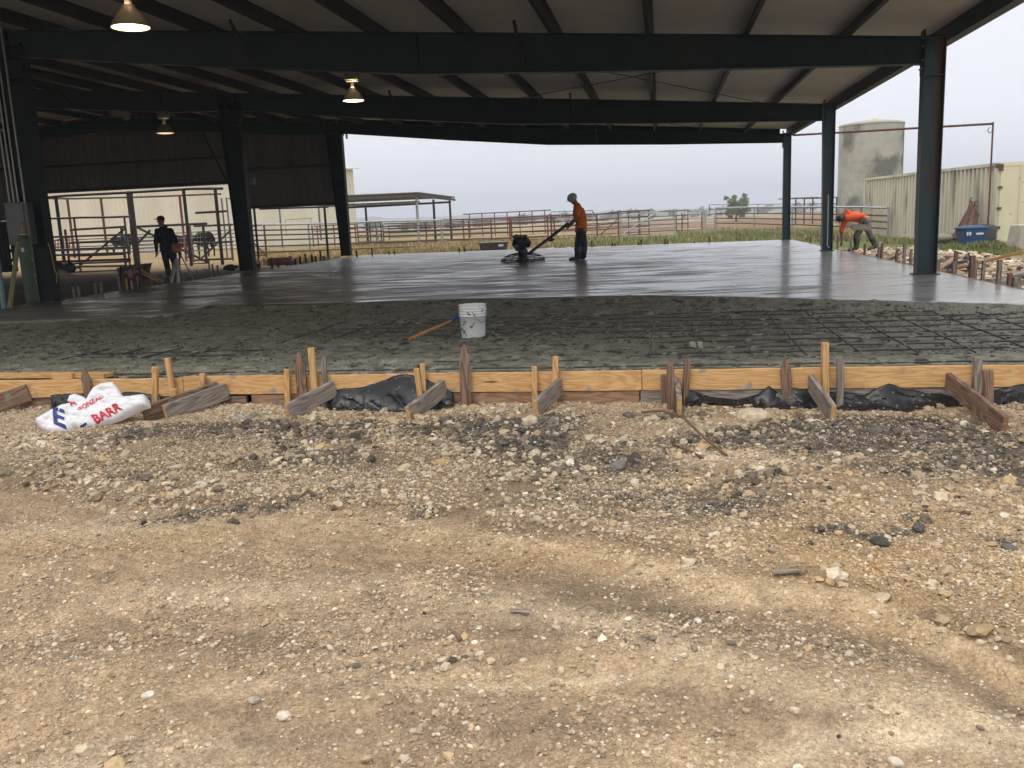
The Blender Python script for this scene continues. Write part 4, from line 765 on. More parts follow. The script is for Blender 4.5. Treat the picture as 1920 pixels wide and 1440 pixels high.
for i, (px, yb, yt) in enumerate([(483, 510, 501), (508, 503, 484), (520, 498, 490), (544, 495, 480), (553, 496, 485), (562, 493, 481), (572, 492, 476), (584, 489, 477), (591, 489, 480), (600, 488, 470), (607, 487, 481), (668, 483, 469), (697, 481, 465), (729, 478, 471), (739, 478, 471), (861, 474, 465), (870, 473, 461), (903, 471, 467), (1109, 463, 451), (1115, 463, 460), (1148, 462, 455), (1153, 462, 456), (1197, 460, 454), (1202, 460, 450), (1247, 458, 448), (1252, 458, 451), (1302, 456, 453), (1330, 455, 443)]):
    p = G(px, yb, -.02); p = Vector((p.x, p.y, 0)); a, b = AB(p); p = W(a, b+.12, -.3); t = D(px, yt, p.y)
    o = board('wood_stake', p, t, .035, .055 if px > 650 else .07, M['rustsheet'] if i % 3 else M['brown'], None, (1, 0, 0), i == 16)
    tag(o, ('dark stake %d from the left, between the middle and far tapered columns' % (i+1)) if px < 660 else ('small dark stake %d right of the far tapered column, behind the slab' % (i-10)), 'stake', 'small stakes behind the slab')
tag(board('form_board', W(-10.36, 9.6, -.12), W(-10.36, 26.2, -.10), .04, .2, M['brown']), 'dark form board along the left slab edge', 'board')
tag(board('form_board', W(-9.9, 26.92, -.10), W(5.7, 26.92, -.10), .04, .17, M['brown']), 'dark form board along the far slab edge', 'board')
# ================================================================== BUCKET, TOOL, REBAR BITS
bp0 = G(888, 631, -.09); bp0.z = zr1(bp0)-.01; bk = thing('bucket', 'white plastic bucket splattered with concrete standing in the wet pour', 'bucket', bp0)
hb = .375; r0, r1 = .130, .149
prof = [(r0, 0), (r0+.003, .01)]; 
for z in (.255, .285, .315, .345): rr = r0+(r1-r0)*z/hb; prof += [(rr, z-.007), (rr+.011, z-.004), (rr+.011, z+.001), (rr, z+.004)]
prof += [(r1, hb-.012), (r1+.006, hb-.008), (r1+.006, hb), (r1-.003, hb), (r1-.005, hb-.01), (r0-.003, .012), (.001, .012)]
MB().lathe(bp0, prof, 40, caps=True).build('pail', M['bucket'], bk)
m = MB(); pts = []
for k in range(17):
    a = math.pi*k/16; pts.append(bp0+Vector((math.cos(a)*.153*.35+.12, -math.cos(a)*.0-.12-.035*math.sin(a), .315-.11*math.sin(a)))) 
pts = [bp0+Vector((.155*math.cos(t), .155*math.sin(t), .315))+Vector((0, -.03*math.sin(s), -.13*math.sin(s))) for t, s in [(-1.6+1.75*k/16, math.pi*k/16) for k in range(17)]]
MB().tube(pts, .004, 6).build('handle', M['galv'], bk)
for t in (-1.6, .15): MB().tube([bp0+Vector((.143*math.cos(t), .143*math.sin(t), .315)), bp0+Vector((.158*math.cos(t), .158*math.sin(t), .315))], .012, 10).build('ear', M['bucket'], bk)
pA = G(768, 644, -.08); pA.z = zr1(pA)+.022; pB = D(845, 602, 9.93); pC = D(862, 592, 10.02)
tl = thing('wood_handled_tool', 'wood handled hand tool leaning against the left of the white bucket', 'tool', pA)
MB().tube([pA, pA.lerp(pB, .25), pA.lerp(pB, .6), pB], [.022, .020, .016, .017], 12).build('handle', M['handlewood'], tl)
MB().tube([pB, pC, D(874, 585, 10.08)], .022, 12).build('ferrule', M['bluetape'], tl)
def rod(pts, r, lab): tag(MB().tube([Hv(G(px, py, -.33))+Vector((0, 0, dz)) for px, py, dz in pts], r, 7).build('rebar_rod', M['rebar_rust']), lab, 'rod')
rod([(1203, 804, .03), (1240, 806, .07), (1280, 824, .08), (1322, 848, .05), (1362, 872, .015)], .009, 'longest bent rusty rebar rod lying on the gravel right of centre')
rod([(1262, 850, .02), (1290, 866, .035), (1322, 880, .01)], .008, 'short rusty rebar rod just below the longest bent rod')
rod([(556, 943, .015), (580, 938, .03), (604, 945, .012)], .007, 'small bent wire on the brown dirt left of centre')
rod([(840, 1168, .01), (851, 1166, .02), (862, 1174, .008)], .007, 'tiny dark hooked wire lying in the foreground dirt')
tag(MB().box(Hv(G(1478, 1080, -.36))+Vector((-.07, -.012, .01)), Hv(G(1478, 1080, -.36))+Vector((.05, .008, .020))).build('wood_splinter', M['old']), 'pale splinter of wood on the tan berm edge at right', 'splinter')
q = Hv(G(975, 1160, -.38)); tag(board('wood_chip', q+Vector((-.04, .01, .012)), q+Vector((.045, -.012, .012)), .006, .02, M['old'], None, (0, 1, .2)), 'little grey wood chip in the foreground at centre', 'chip')
# ================================================================== CEMENT BAG
def poly_in(P, x, y):
    ins = False; n = len(P); j = n-1
    for i in range(n):
        if (P[i][1] > y) != (P[j][1] > y) and x < (P[j][0]-P[i][0])*(y-P[i][1])/(P[j][1]-P[i][1])+P[i][0]: ins = not ins
        j = i
    return ins
def pdist(P, x, y):
    d = 1e9
    for i in range(len(P)):
        ax, ay = P[i]; bx_, by_ = P[(i+1) % len(P)]; L2 = (bx_-ax)**2+(by_-ay)**2; t = max(0, min(1, ((x-ax)*(bx_-ax)+(y-ay)*(by_-ay))/L2)); d = min(d, math.hypot(x-ax-t*(bx_-ax), y-ay-t*(by_-ay)))
    return d
class Flap:
    """a crumpled fabric piece: traced outline laid on a real sloping plane, puffed to a thickness"""
    def __init__(s, poly, yf, tilt, puff, seed, lift=0., wr=.012, back=0.):
        s.P = poly; p = G(sum(q[0] for q in poly)/len(poly), yf, -.31); s.p = Vector((p.x, p.y+back, H(p.x, p.y)+.0+lift)) if not isinstance(lift, Vector) else lift; t = math.radians(tilt)
        s.n = Vector((.10, -math.sin(t), math.cos(t))).normalized(); s.puff = puff; s.seed = seed; s.wr = wr
    def base(s, px, py): d = Vector(ray(px, py)); o = Vector((0, 0, EYE)); return o+d*((s.p-o).dot(s.n)/d.dot(s.n))
    def h(s, px, py):
        d = pdist(s.P, px, py) if poly_in(s.P, px, py) else 0; e = min(1, d/14.)
        w_ = float(fbm(np.array([px*.030+py*.02]), np.array([py*.10-px*.012]), s.seed, 4)[0]); w2 = (1-min(1, abs(float(fbm(np.array([px*.030-py*.07]), np.array([py*.06+px*.012]), s.seed+9, 2)[0]))*5))**2; w3 = (1-min(1, abs(float(fbm(np.array([px*.012+py*.05]), np.array([py*.02-px*.03]), s.seed+19, 2)[0]))*6))**2
        return s.puff*math.sqrt(max(e*(2-e), 0))+(w_*s.wr*1.6-w2*s.wr*1.1-w3*s.wr*1.0)*e
    def surf(s, px, py, up=0.): return s.base(px, py)+s.n*(s.h(px, py)+up)
    def mesh(s, name, m, parent, step=2.2):
        x0 = min(q[0] for q in s.P); x1 = max(q[0] for q in s.P); y0 = min(q[1] for q in s.P); y1 = max(q[1] for q in s.P)
        bm = bmesh.new(); ring = []
        for i in range(len(s.P)):
            a, b = s.P[i], s.P[(i+1) % len(s.P)]; k = max(1, int(math.hypot(b[0]-a[0], b[1]-a[1])/step))
            for j in range(k): ring.append((a[0]+(b[0]-a[0])*j/k, a[1]+(b[1]-a[1])*j/k))
        from mathutils.geometry import delaunay_2d_cdt
        pts = list(ring); y = y0+step
        while y < y1:
            x = x0+step
            while x < x1:
                if poly_in(s.P, x, y) and pdist(s.P, x, y) > step*.7: pts.append((x+random.uniform(-.3, .3), y))
                x += step
            y += step
        n = len(ring); r = delaunay_2d_cdt([Vector(p) for p in pts], [], [list(range(n))], 1, 1e-5)
        co, fc = r[0], r[2]
        top = [bm.verts.new(s.surf(c[0], c[1])) for c in co]; bot = []
        nb = {}
        for f in fc: 
            try: bm.faces.new([top[i] for i in f])
            except ValueError: pass
        for i, c in enumerate(co): bot.append(bm.verts.new(s.base(c[0], c[1])-s.n*(.004+.3*max(0, s.h(c[0], c[1])))))
        for f in fc:
            try: bm.faces.new([bot[i] for i in reversed(f)])
            except ValueError: pass
        ed = {}
        for f in fc:
            for i in range(len(f)): a, b = f[i], f[(i+1) % len(f)]; ed[(a, b)] = 1
        for (a, b) in ed:
            if (b, a) not in ed:
                try: bm.faces.new((top[b], top[a], bot[a], bot[b]))
                except ValueError: pass
        bmesh.ops.recalc_face_normals(bm, faces=bm.faces)
        for f in bm.faces: f.smooth = True
        me = bpy.data.meshes.new(name); og = wloc(parent); bm.transform(Matrix.Translation(-og)); bm.to_mesh(me); bm.free(); me.materials.append(m)
        o = bpy.data.objects.new(name, me); COL.objects.link(o); o.parent = parent; return o
bag = thing('cement_bag', 'crumpled white cement bag with blue and red lettering on the gravel at left', 'bag', Hv(G(170, 812, -.31)))
BODY = [(68, 788), (70, 797), (85, 812), (105, 818), (130, 817), (160, 809), (190, 802), (228, 789), (262, 772), (283, 765), (281, 752), (272, 741), (255, 743), (238, 745), (205, 745), (180, 749), (158, 753), (140, 756), (118, 761), (92, 774)]
fb1 = Flap(BODY, 815, 52, .080, 601, .01, .017); fb1.mesh('bag_body', M['bag'], bag)
fb2 = Flap([(158, 756), (166, 739), (175, 726), (190, 718), (211, 716), (219, 725), (230, 742), (238, 750), (215, 757), (185, 760)], 758, 70, .03, 611, fb1.base(198, 757)+Vector((0, .01, 0)), .014); fb2.mesh('bag_top_fold', M['bag'], bag)
fb3 = Flap([(126, 752), (130, 741), (141, 738), (155, 743), (165, 750), (160, 757), (140, 758)], 757, 66, .025, 621, fb1.base(140, 757)+Vector((0, .01, 0)), .012); fb3.mesh('bag_corner', M['bag'], bag)
def glyphs(txt, px, py, hpx, ang, m, name, sx=1., shear=0., crop=None, wob=0.):
    cu = bpy.data.curves.new(name, 'FONT'); cu.body = txt; cu.size = 1; cu.resolution_u = 3; cu.offset = .028; cu.space_character = 1.0
    ob = bpy.data.objects.new(name, cu); COL.objects.link(ob); dg = bpy.context.evaluated_depsgraph_get(); me = bpy.data.meshes.new_from_object(ob.evaluated_get(dg)); bpy.data.objects.remove(ob)
    bm = bmesh.new(); bm.from_mesh(me)
    for _ in range(3): bmesh.ops.subdivide_edges(bm, edges=[e for e in bm.edges if e.calc_length() > .08], cuts=1, use_grid_fill=False)
    bmesh.ops.triangulate(bm, faces=bm.faces); h = .73; ca, sa = math.cos(ang), math.sin(ang)
    if crop:
        for (cx, cy, nx_, ny_) in crop:
            bmesh.ops.bisect_plane(bm, geom=bm.verts[:]+bm.edges[:]+bm.faces[:], plane_co=(cx, cy, 0), plane_no=(nx_, ny_, 0), clear_outer=True)
    og = wloc(bag)
    for v in bm.verts:
        x = v.co.x*hpx/h*sx; y = -v.co.y*hpx/h; x -= shear*y; X_ = px+x*ca-y*sa; Y_ = py+x*sa+y*ca
        v.co = fb1.surf(X_, Y_, .006)-og
    nm = bpy.data.meshes.new(name); bm.to_mesh(nm); bm.free(); nm.materials.append(m); o = bpy.data.objects.new(name, nm); COL.objects.link(o); o.parent = bag
A_ = math.radians(-27)
glyphs('BARR', 185, 801, 15, A_, M['redink'], 'lettering', 1.12, -.15)
glyphs('GONZALES', 154, 779, 8.5, math.radians(-29), M['redink'], 'lettering', 1.05, -.1, [(4.3, 0, 1, 0)])
glyphs('R', 138, 769, 10, math.radians(-20), M['redink'], 'lettering', 1.5, 0)
glyphs('E', 106, 801, 31, math.radians(22), M['blueink'], 'big_letter', 1.25, -.5)
glyphs('E', 160, 813, 15, math.radians(-28), M['blueink'], 'big_letter', 1.5, -.3, [(0, .45, 0, 1)])
# ================================================================== BODIES
def remesh(mb, name, m, parent, vox=.012, sm=4):
    o = mb.build(name, m, parent); md = o.modifiers.new('r', 'REMESH'); md.mode = 'VOXEL'; md.voxel_size = vox; md.use_smooth_shade = True
    s = o.modifiers.new('s', 'SMOOTH'); s.iterations = sm; s.factor = .5
    bpy.context.view_layer.update(); dg = bpy.context.evaluated_depsgraph_get(); me = bpy.data.meshes.new_from_object(o.evaluated_get(dg)); o.modifiers.clear(); o.data = me; me.name = name
    if not me.materials: me.materials.append(m)
    return o
def hand(mb, wr, d, side, curl=.6):
    """palm + five separate bent fingers, d = direction of the hand, side = thumb side"""
    wr = Vector(wr); d = Vector(d).normalized(); side = Vector(side); side = (side-d*side.dot(d)).normalized(); nrm = d.cross(side)
    mb.ell(wr+d*.045, (.042, .016, .052), (side, nrm, d))
    for k, (o, ln) in enumerate(((.030, .070), (.010, .078), (-.011, .073), (-.031, .058))):
        b = wr+d*.085+side*o; m1 = b+(d*math.cos(curl*.6)+nrm*math.sin(curl*.6))*ln*.5; m2 = m1+(d*math.cos(curl*1.7)+nrm*math.sin(curl*1.7))*ln*.5
        mb.caps(b-d*.02, m1, .0095, .0085, 8); mb.caps(m1, m2, .0085, .0072, 8)
    t0 = wr+d*.03+side*.035; t1 = t0+(d*.5+side*.8).normalized()*.035; t2 = t1+(d*.9+side*.2+nrm*.4).normalized()*.03
    mb.caps(t0-side*.015, t1, .012, .010, 8); mb.caps(t1, t2, .010, .008, 8)
def person(name, label, J, mats, face, hat):
    """J: joints (world). face: facing direction of the head"""
    root = thing('person', label, 'person', J['root']); f = Vector(face).normalized()
    hc = J['head']; nk = J['neck']; upv = (hc-nk).normalized(); rt = f.cross(upv).normalized(); f2 = upv.cross(rt)
    sL, sR, hL, hR = J['sL'], J['sR'], J['hL'], J['hR']; sc_ = (sL+sR)/2; hc_ = (hL+hR)/2; tor = (sc_-hc_).normalized(); wv = (sL-sR).normalized(); wv = (wv-tor*wv.dot(tor)).normalized(); dv = tor.cross(wv)
    bk_ = mats.get('bulk', 1.1)
    def torso(mb, g, ch=1.):
        N = 7
        for i in range(N+1):
            t = i/N; c = hc_.lerp(sc_, t)+J.get('curve', Vector())*math.sin(math.pi*t); wdt = np.interp(t, [0, .3, .6, .9, 1], [.165, .150, .165, .175, .13])+g; dp = np.interp(t, [0, .3, .6, .9, 1], [.115, .108, .118, .10, .07])+g
            mb.ell(c, (wdt*(bk_*.5+.5), (dp-g)*bk_+g, .085), (wv, dv, tor))
        mb.caps(sL, sR, .062+g, .062+g)
    b = MB(); torso(b, -.006); b.caps(nk-upv*.05, hc-upv*.02, .070, .062)
    b.ell(hc+upv*.02, (.074, .094, .105), (rt, f2, upv)); b.ell(hc+f2*.028-upv*.055, (.052, .058, .055), (rt, f2, upv))
    b.caps(hc+f2*.088+upv*.012, hc+f2*.108-upv*.022, .010, .014, 8); b.ell(hc+f2*.085-upv*.058, (.026, .012, .010), (rt, f2, upv)); b.ell(hc+f2*.072-upv*.095, (.025, .02, .018), (rt, f2, upv)); b.caps(hc+f2*.084+upv*.035-rt*.04, hc+f2*.084+upv*.035+rt*.04, .011, .011, 8)
    for s in (-1, 1): b.ell(hc+rt*(s*.076)-f2*.005, (.010, .020, .032), (rt, f2, upv), 8, 6); b.ell(hc+f2*.082+rt*(s*.03)+upv*.014, (.014, .008, .008), (rt, f2, upv), 8, 6)
    for s in 'LR':
        b.caps(J['s'+s], J['e'+s], .048, .038); b.caps(J['e'+s], J['w'+s], .040, .027); hd = J.get('hd'+s, (J['w'+s]-J['e'+s])); hand(b, J['w'+s], hd, J.get('th'+s, f2), J.get('curl', .7))
        b.caps(J['h'+s], J['k'+s], .080, .055); b.caps(J['k'+s], J['a'+s], .052, .036); b.caps(J['a'+s]-Vector((0, 0, .03)), J['t'+s], .036, .03)
    remesh(b, 'body', mats['skin'], root, .008, 3)
    c = MB(); torso(c, .022); c.caps(nk-upv*.09, nk-upv*.03, .10, .076)
    for s in 'LR':
        e = J['s'+s].lerp(J['e'+s], mats.get('sleeve', .6)); c.caps(J['s'+s], e, .070*bk_, .062*bk_)
        if mats.get('sleeve', .6) >= 1: c.caps(J['e'+s], J['e'+s].lerp(J['w'+s], .93), .058, .042)
    if mats.get('hood'): c.ell(nk-f2*.07-upv*.0, (.11, .07, .06), (rt, f2, upv))
    remesh(c, 'jacket' if mats.get('sleeve', .6) >= 1 else 'shirt', mats['top'], root, .012, 4)
    c = MB(); c.ell(hc_-tor*.005, (.165, .118*bk_, .085), (wv, dv, tor)); c.ell(hc_-tor*.05, (.165, .118*bk_, .08), (wv, dv, tor))
    for s in 'LR':
        c.caps(J['h'+s], J['k'+s], .098*bk_, .074*bk_); e = J['k'+s].lerp(J['a'+s], mats.get('leg', .95)); c.caps(J['k'+s], e, .072*bk_, .064*bk_)
    remesh(c, 'trousers', mats['legs'], root, .012, 4)
    for s in 'LR':
        c = MB(); a, t, k = J['a'+s], J['t'+s], J['k'+s]; fd = (t-a).normalized(); 
        c.caps(k.lerp(a, mats.get('bt', .35)), a, .080*bk_, .066); c.caps(a-Vector((0, 0, .035)), a.lerp(t, .5)-Vector((0, 0, .01)), .052, .048); c.caps(a.lerp(t, .5)-Vector((0, 0, .008)), t, .048, .040)
        remesh(c, 'boot', mats['boot'], root, .010, 3)
    m = MB()
    if hat == 'hard':
        m.ell(hc+upv*.050, (.122, .142, .118), (rt, f2, upv)); h_ = remesh(m, 'hard_hat', M['hat'], root, .008, 2)
        MB().ell(hc+upv*.045+f2*.045, (.125, .155, .012), (rt, f2, (upv-f2*.05).normalized())).build('hat_brim', M['hat'], root)
    else:
        m.ell(hc+upv*.055, (.086, .106, .085), (rt, f2, upv)); m.ell(hc+f2*.125+upv*.055, (.062, .065, .011), (rt, f2, upv)); remesh(m, 'cap', mats['cap'], root, .008, 2)
    return root
def V3(px, py, y, dx=0.): p = D(px, py, y); p.x += dx; return p
# 1: man with hard hat behind the trowel, seen from his left side, facing left
y = 24.15
J = dict(root=Vector((D(1085, 488, y).x, y, 0)), head=V3(1074.5, 373.6, y), neck=V3(1079.5, 381.5, y), sL=V3(1083, 388.5, y-.17), sR=V3(1082, 387.5, y+.17), hL=V3(1089.5, 432, y-.08), hR=V3(1089, 432, y+.09),
    eL=V3(1079, 412, y-.24), wL=V3(1069, 424, y-.13), eR=V3(1077, 411, y+.22), wR=V3(1067, 421, y+.08), kL=V3(1084, 458, y-.09), aL=V3(1083, 481, y-.09), tL=V3(1069, 485.3, y-.12), kR=V3(1095, 458, y+.10), aR=V3(1094, 481, y+.10), tR=V3(1083, 484.6, y+.12),
    curve=Vector((.045, 0, .0)), hdL=Vector((-.8, .1, -.25)), hdR=Vector((-.9, -.1, -.2)), thL=Vector((0, .3, 1)), thR=Vector((0, -.3, 1)), curl=1.0)
for s in 'LR': J['t'+s].z = .035; J['a'+s].z = .085
person('person', 'worker in white hard hat and orange shirt steering the power trowel', J, dict(skin=M['skin'], top=M['orange'], legs=M['jeans'], boot=M['boot'], sleeve=.6, bulk=1.32), Vector((-1, -.05, -.45)), 'hard')
# 2: bending man in bright orange at the right edge
y = 24.6; zg2 = -.33
J = dict(root=Vector((D(1603, 468, y).x, y, zg2)), head=V3(1577, 408, y), neck=V3(1584, 403, y), sL=V3(1588, 408, y-.16), sR=V3(1586, 409, y+.16), hL=V3(1622, 414, y-.12), hR=V3(1621, 414, y+.12),
    eR=V3(1578, 432, y+.10), wR=V3(1578, 453, y+.02), eL=V3(1618, 404, y-.24), wL=V3(1614, 418, y-.22), kR=V3(1606, 442, y-.02), aR=V3(1606, 463, y), tR=V3(1592, 469, y-.02), kL=V3(1631, 440, y-.08), aL=V3(1641, 460, y-.06), tL=V3(1629, 467, y-.12),
    curve=Vector((0, 0, .07)), hdR=Vector((-.05, 0, -1)), hdL=Vector((-.2, -.1, -1)), curl=.9)
person('person', 'worker in bright orange shirt and blue cap bending over the right edge of the slab', J, dict(skin=M['skin'], top=M['hiviz'], legs=M['greytrs'], boot=M['boot'], cap=M['navy'], sleeve=.98, bulk=1.12), Vector((-1, -.15, -.75)), 'cap')
tag(board('wood_float', V3(1597, 425.5, y-.30), V3(1631, 427, y-.28), .05, .15, M['old']), 'flat grey board held in front of the bending worker', 'board')
q = V3(1650, 459, y-.2); tag(MB().box(q-Vector((.04, .05, .08)), q+Vector((.04, .05, .07))).build('white_block', M['whiteplastic'], None, q, .006), 'small white block behind the boot of the bending worker', 'block')
# 3: dark figure walking at the left
y = 24.4; z3 = -.10
J = dict(root=Vector((D(318, 523, y).x, y, z3)), head=V3(302, 414, y), neck=V3(304, 425.5, y), sL=V3(320, 433, y+.03), sR=V3(295.5, 433.5, y-.03), hL=V3(319, 468, y), hR=V3(308, 468, y),
    eR=V3(292.5, 454, y-.02), wR=V3(293.5, 472, y-.06), eL=V3(329, 452, y+.04), wL=V3(334.5, 470, y-.02), kR=V3(312, 493, y-.10), aR=V3(317.5, 517, y-.05), tR=V3(314, 523, y-.22), kL=V3(327, 492, y+.12), aL=V3(329, 515, y+.2), tL=V3(327, 520, y+.05), curl=.5, thR=Vector((1, -.6, 0)), thL=Vector((-1, -.6, 0)))
person('person', 'dark silhouetted worker in cap and hooded jacket walking beside the tripod', J, dict(skin=M['skin'], top=M['darkcloth'], legs=M['jeans'], boot=M['boot'], cap=M['darkcloth'], sleeve=1.0, hood=1, bt=.6), Vector((-.95, -.45, -.05)), 'cap')
# ================================================================== POWER TROWEL
tc_ = Vector((G(981, 491, 0).x, 24.5, 0)); pt_ = thing('power_trowel', 'walk behind power trowel with black engine and round guard rings on the wet slab', 'power trowel', tc_)
def ring(mb, c, r, z, tr, n=40): 
    P_ = [c+Vector((math.cos(2*math.pi*k/n)*r, math.sin(2*math.pi*k/n)*r, z)) for k in range(n+1)]; return mb.tube(P_, tr, 8, False)
g = MB(); ring(g, tc_, .60, .07, .014); ring(g, tc_, .595, .03, .012); ring(g, tc_, .50, .155, .012); ring(g, tc_, .34, .215, .011)
for k in range(8):
    a = 2*math.pi*k/8+.2; u = Vector((math.cos(a), math.sin(a), 0)); g.tube([tc_+u*.60+Vector((0, 0, .03)), tc_+u*.60+Vector((0, 0, .08)), tc_+u*.50+Vector((0, 0, .155)), tc_+u*.34+Vector((0, 0, .215)), tc_+u*.12+Vector((0, 0, .25))], .010, 6)
g.build('guard_ring', M['black'], pt_)
for k in range(4):
    a = math.pi/2*k+.5; u = Vector((math.cos(a), math.sin(a), 0)); v = Vector((-u.y, u.x, 0)); MB().hexa([tc_+u*.12-v*.09+Vector((0, 0, .004)), tc_+u*.56-v*.09+Vector((0, 0, .004)), tc_+u*.56+v*.09+Vector((0, 0, .018)), tc_+u*.12+v*.09+Vector((0, 0, .018))],
        [tc_+u*.12-v*.09+Vector((0, 0, .008)), tc_+u*.56-v*.09+Vector((0, 0, .008)), tc_+u*.56+v*.09+Vector((0, 0, .022)), tc_+u*.12+v*.09+Vector((0, 0, .022))]).build('blade', M['engine'], pt_)
MB().lathe(tc_, [(.16, .02), (.16, .08), (.10, .12), (.12, .22), (.14, .30), (.12, .36)], 20).build('gearbox', M['engine'], pt_)
m = MB(); e0 = tc_+Vector((-.06, 0, 0)); m.hexa([e0+Vector((x, y_, .30)) for x, y_ in ((-.14, -.12), (.10, -.12), (.10, .12), (-.14, .12))], [e0+Vector((x, y_, .50)) for x, y_ in ((-.17, -.17), (.22, -.17), (.22, .17), (-.17, .17))])
m.ell(e0+Vector((.03, -.02, .56)), (.25, .20, .12)); m.ell(e0+Vector((.20, 0, .50)), (.10, .13, .13)); m.tube([e0+Vector((-.16, -.1, .48)), e0+Vector((-.16, .1, .48))], .07, 14)
m.build('engine', M['black'], pt_)
m = MB(); m.box(e0+Vector((-.20, -.16, .645)), e0+Vector((.20, .16, .72))); m.build('fuel_tank', M['engine'], pt_, None, .02)
MB().lathe(e0+Vector((-.1, 0, .72)), [(.03, 0), (.03, .025)], 14).build('fuel_cap', M['black'], pt_)
MB().lathe(e0+Vector((-.11, -.2, .42)), [(.06, -.03), (.075, 0), (.06, .03)], 18, (0, 1, 0)).build('recoil_starter', M['engine'], pt_)
h0 = tc_+Vector((.14, -.02, .20)); h1 = V3(1066.5, 418.5, 24.15)
MB().beam(h0, h1, .06, .075).build('handle_tube', M['black'], pt_)
m = MB(); dn = (h1-h0).normalized(); m.tube([h1-dn*.12+Vector((0, -.26, -.02)), h1-dn*.10+Vector((0, -.15, -.02)), h1-dn*.10+Vector((0, .15, -.02)), h1-dn*.12+Vector((0, .26, -.02))], .014, 8)
m.build('handlebar', M['black'], pt_)
MB().ell(h0.lerp(h1, .55)+Vector((0, 0, -.06)), (.11, .05, .05)).build('throttle_box', M['engine'], pt_)
MB().tube([h1-dn*.2+Vector((0, .05, .03)), h1-dn*.05+Vector((.02, .05, .10)), h1+Vector((.05, .05, .09))], .009, 6).build('pitch_lever', M['galv'], pt_)
# ================================================================== TRIPOD LASER, BARROW, LEFT CLUTTER
y = 23.6; tp = thing('tripod_level', 'orange laser level on a tripod beside the dark worker', 'tripod', G(335, 522, -.05)); c = D(331.5, 466, y)
m = MB(); m.box(c-Vector((.10, .09, .09)), c+Vector((.10, .09, .09))); m.build('level_head', M['laser'], tp, c, .03)
MB().ell(c+Vector((0, 0, .06)), (.13, .12, .06)).build('cap_cover', M['laser'], tp)
for (px, py, yy, mt) in ((364, 526, y-.1, 'conduit'), (332, 524, y-.5, 'black'), (337, 517, y+.5, 'black')): MB().tube([D(337, 475, y), D(px, py, yy)], .018, 8).build('leg', M[mt], tp)
tag(board('grey_post', G(320, 531, -.05), D(330, 490, y-.5), .04, .11, M['whiteplastic'], None, (0, 1, 0)), 'leaning pale board left of the tripod legs', 'board')
tag(board('grey_post', G(334, 531, -.05), D(332.5, 486, y-.5), .04, .11, M['whiteplastic'], None, (0, 1, 0)), 'upright pale board under the orange laser level', 'board')
y = 21.2; wb = thing('wheelbarrow', 'dark red wheelbarrow with a faded pink front standing among the stakes', 'wheelbarrow', G(243, 545, -.2))
def q4(pts, yy, dy): return [D(px, py, yy) for px, py in pts], [D(px, py, yy)+Vector((0, dy, .04)) for px, py in pts]
a4, b4 = q4([(228, 533), (255, 530), (262, 499), (218, 503)], y, .75); m = MB(); m.hexa(a4, b4); m.build('tray', M['red'], wb)
MB().beam(D(233, 511, y-.03), D(256, 509, y-.03), .02, .05).build('stripe', M['pink'], wb); MB().beam(D(244, 506, y-.045), D(246, 521, y-.045), .02, .08).build('stripe', M['pink'], wb)
for px in (226, 262): MB().tube([D(px, 500, y), G(px, 548, -.12)], .02, 8).build('leg', M['black'], wb)
for px, p2 in ((250, 296), (262, 305)): MB().tube([D(px, 505, y+.1), D(p2, 527, y-.6)], .02, 8).build('handle', M['pine2'], wb)
MB().lathe(D(243, 536, y+.1), [(.08, -.04), (.17, -.035), (.19, 0), (.17, .035), (.08, .04)], 22, (1, .1, 0)).build('wheel', M['black'], wb)
cp = D(524, 490.5, 30.2); pk = thing('pink_tank', 'faded pink cylinder lying on its side beyond the left edge stakes', 'tank', Vector((cp.x, cp.y, -.2)))
MB().lathe(cp, [(.001, -.42), (.08, -.41), (.125, -.36), (.13, 0), (.125, .36), (.08, .41), (.001, .42)], 20, (1, .15, .02), caps=False).build('shell', M['pink'], pk)
MB().tube([cp+Vector((-.25, 0, -.28)), cp+Vector((-.25, 0, -.08))], .03, 6).build('foot', M['pink'], pk); MB().tube([cp+Vector((.25, 0, -.28)), cp+Vector((.25, 0, -.08))], .03, 6).build('foot', M['pink'], pk)
tag(MB().ell(D(120, 516, 19), (.22, .12, .10), (Vector((.85, 0, -.53)), Vector((0, 1, 0)), Vector((.53, 0, .85)))).ell(D(128, 520, 19), (.2, .1, .07)).build('grey_sack', M['old']), 'limp grey sack lying behind the near left column', 'sack')
# dirt bank along the left edge (inside the shed, lower ground)
n = 2200; a_ = RNG.uniform(5.95, 9.6, n); b_ = RNG.uniform(5.6, 25, n); pw = ab2w(a_, b_, a_*0)
def zrub(x, y):
    b = x*VV.x+(y-P0.y)*VV.y; a = x*UU.x+(y-P0.y)*UU.y
    return -.36+.24*np.exp(-((a-8.0)/1.3)**2)*(.6+.6*fbm(a*.8, b*.5, 701, 3))*sst(5, 7.5, b)*sst(26, 18, b)
Ar, Br = np.meshgrid(np.linspace(6.05, 11.5, 60), np.linspace(4.2, 26, 200)); wr_ = ab2w(Ar, Br, Ar*0); Zr = zrub(wr_[..., 0], wr_[..., 1])+.03*fbm(Ar*3, Br*3, 711, 4)-.04*sst(9, 11.5, Ar); nr, nc = Ar.shape; idx = np.arange(nr*nc).reshape(nr, nc)
npmesh('rubble_bank', ab2w(Ar, Br, Zr).reshape(-1, 3), np.stack([idx[:-1, :-1].ravel(), idx[:-1, 1:].ravel(), idx[1:, 1:].ravel(), idx[1:, :-1].ravel()], 1), M['rubble'], None, True, 'structure')
stones('rubble_stones', pw[:, 0], pw[:, 1], .03+.09*RNG.random(n)**2, IC2, .30, zf=lambda x, y: zrub(x, y), label='heap of broken limestone rubble beside the right edge of the slab', cat='rubble', flat=.6)
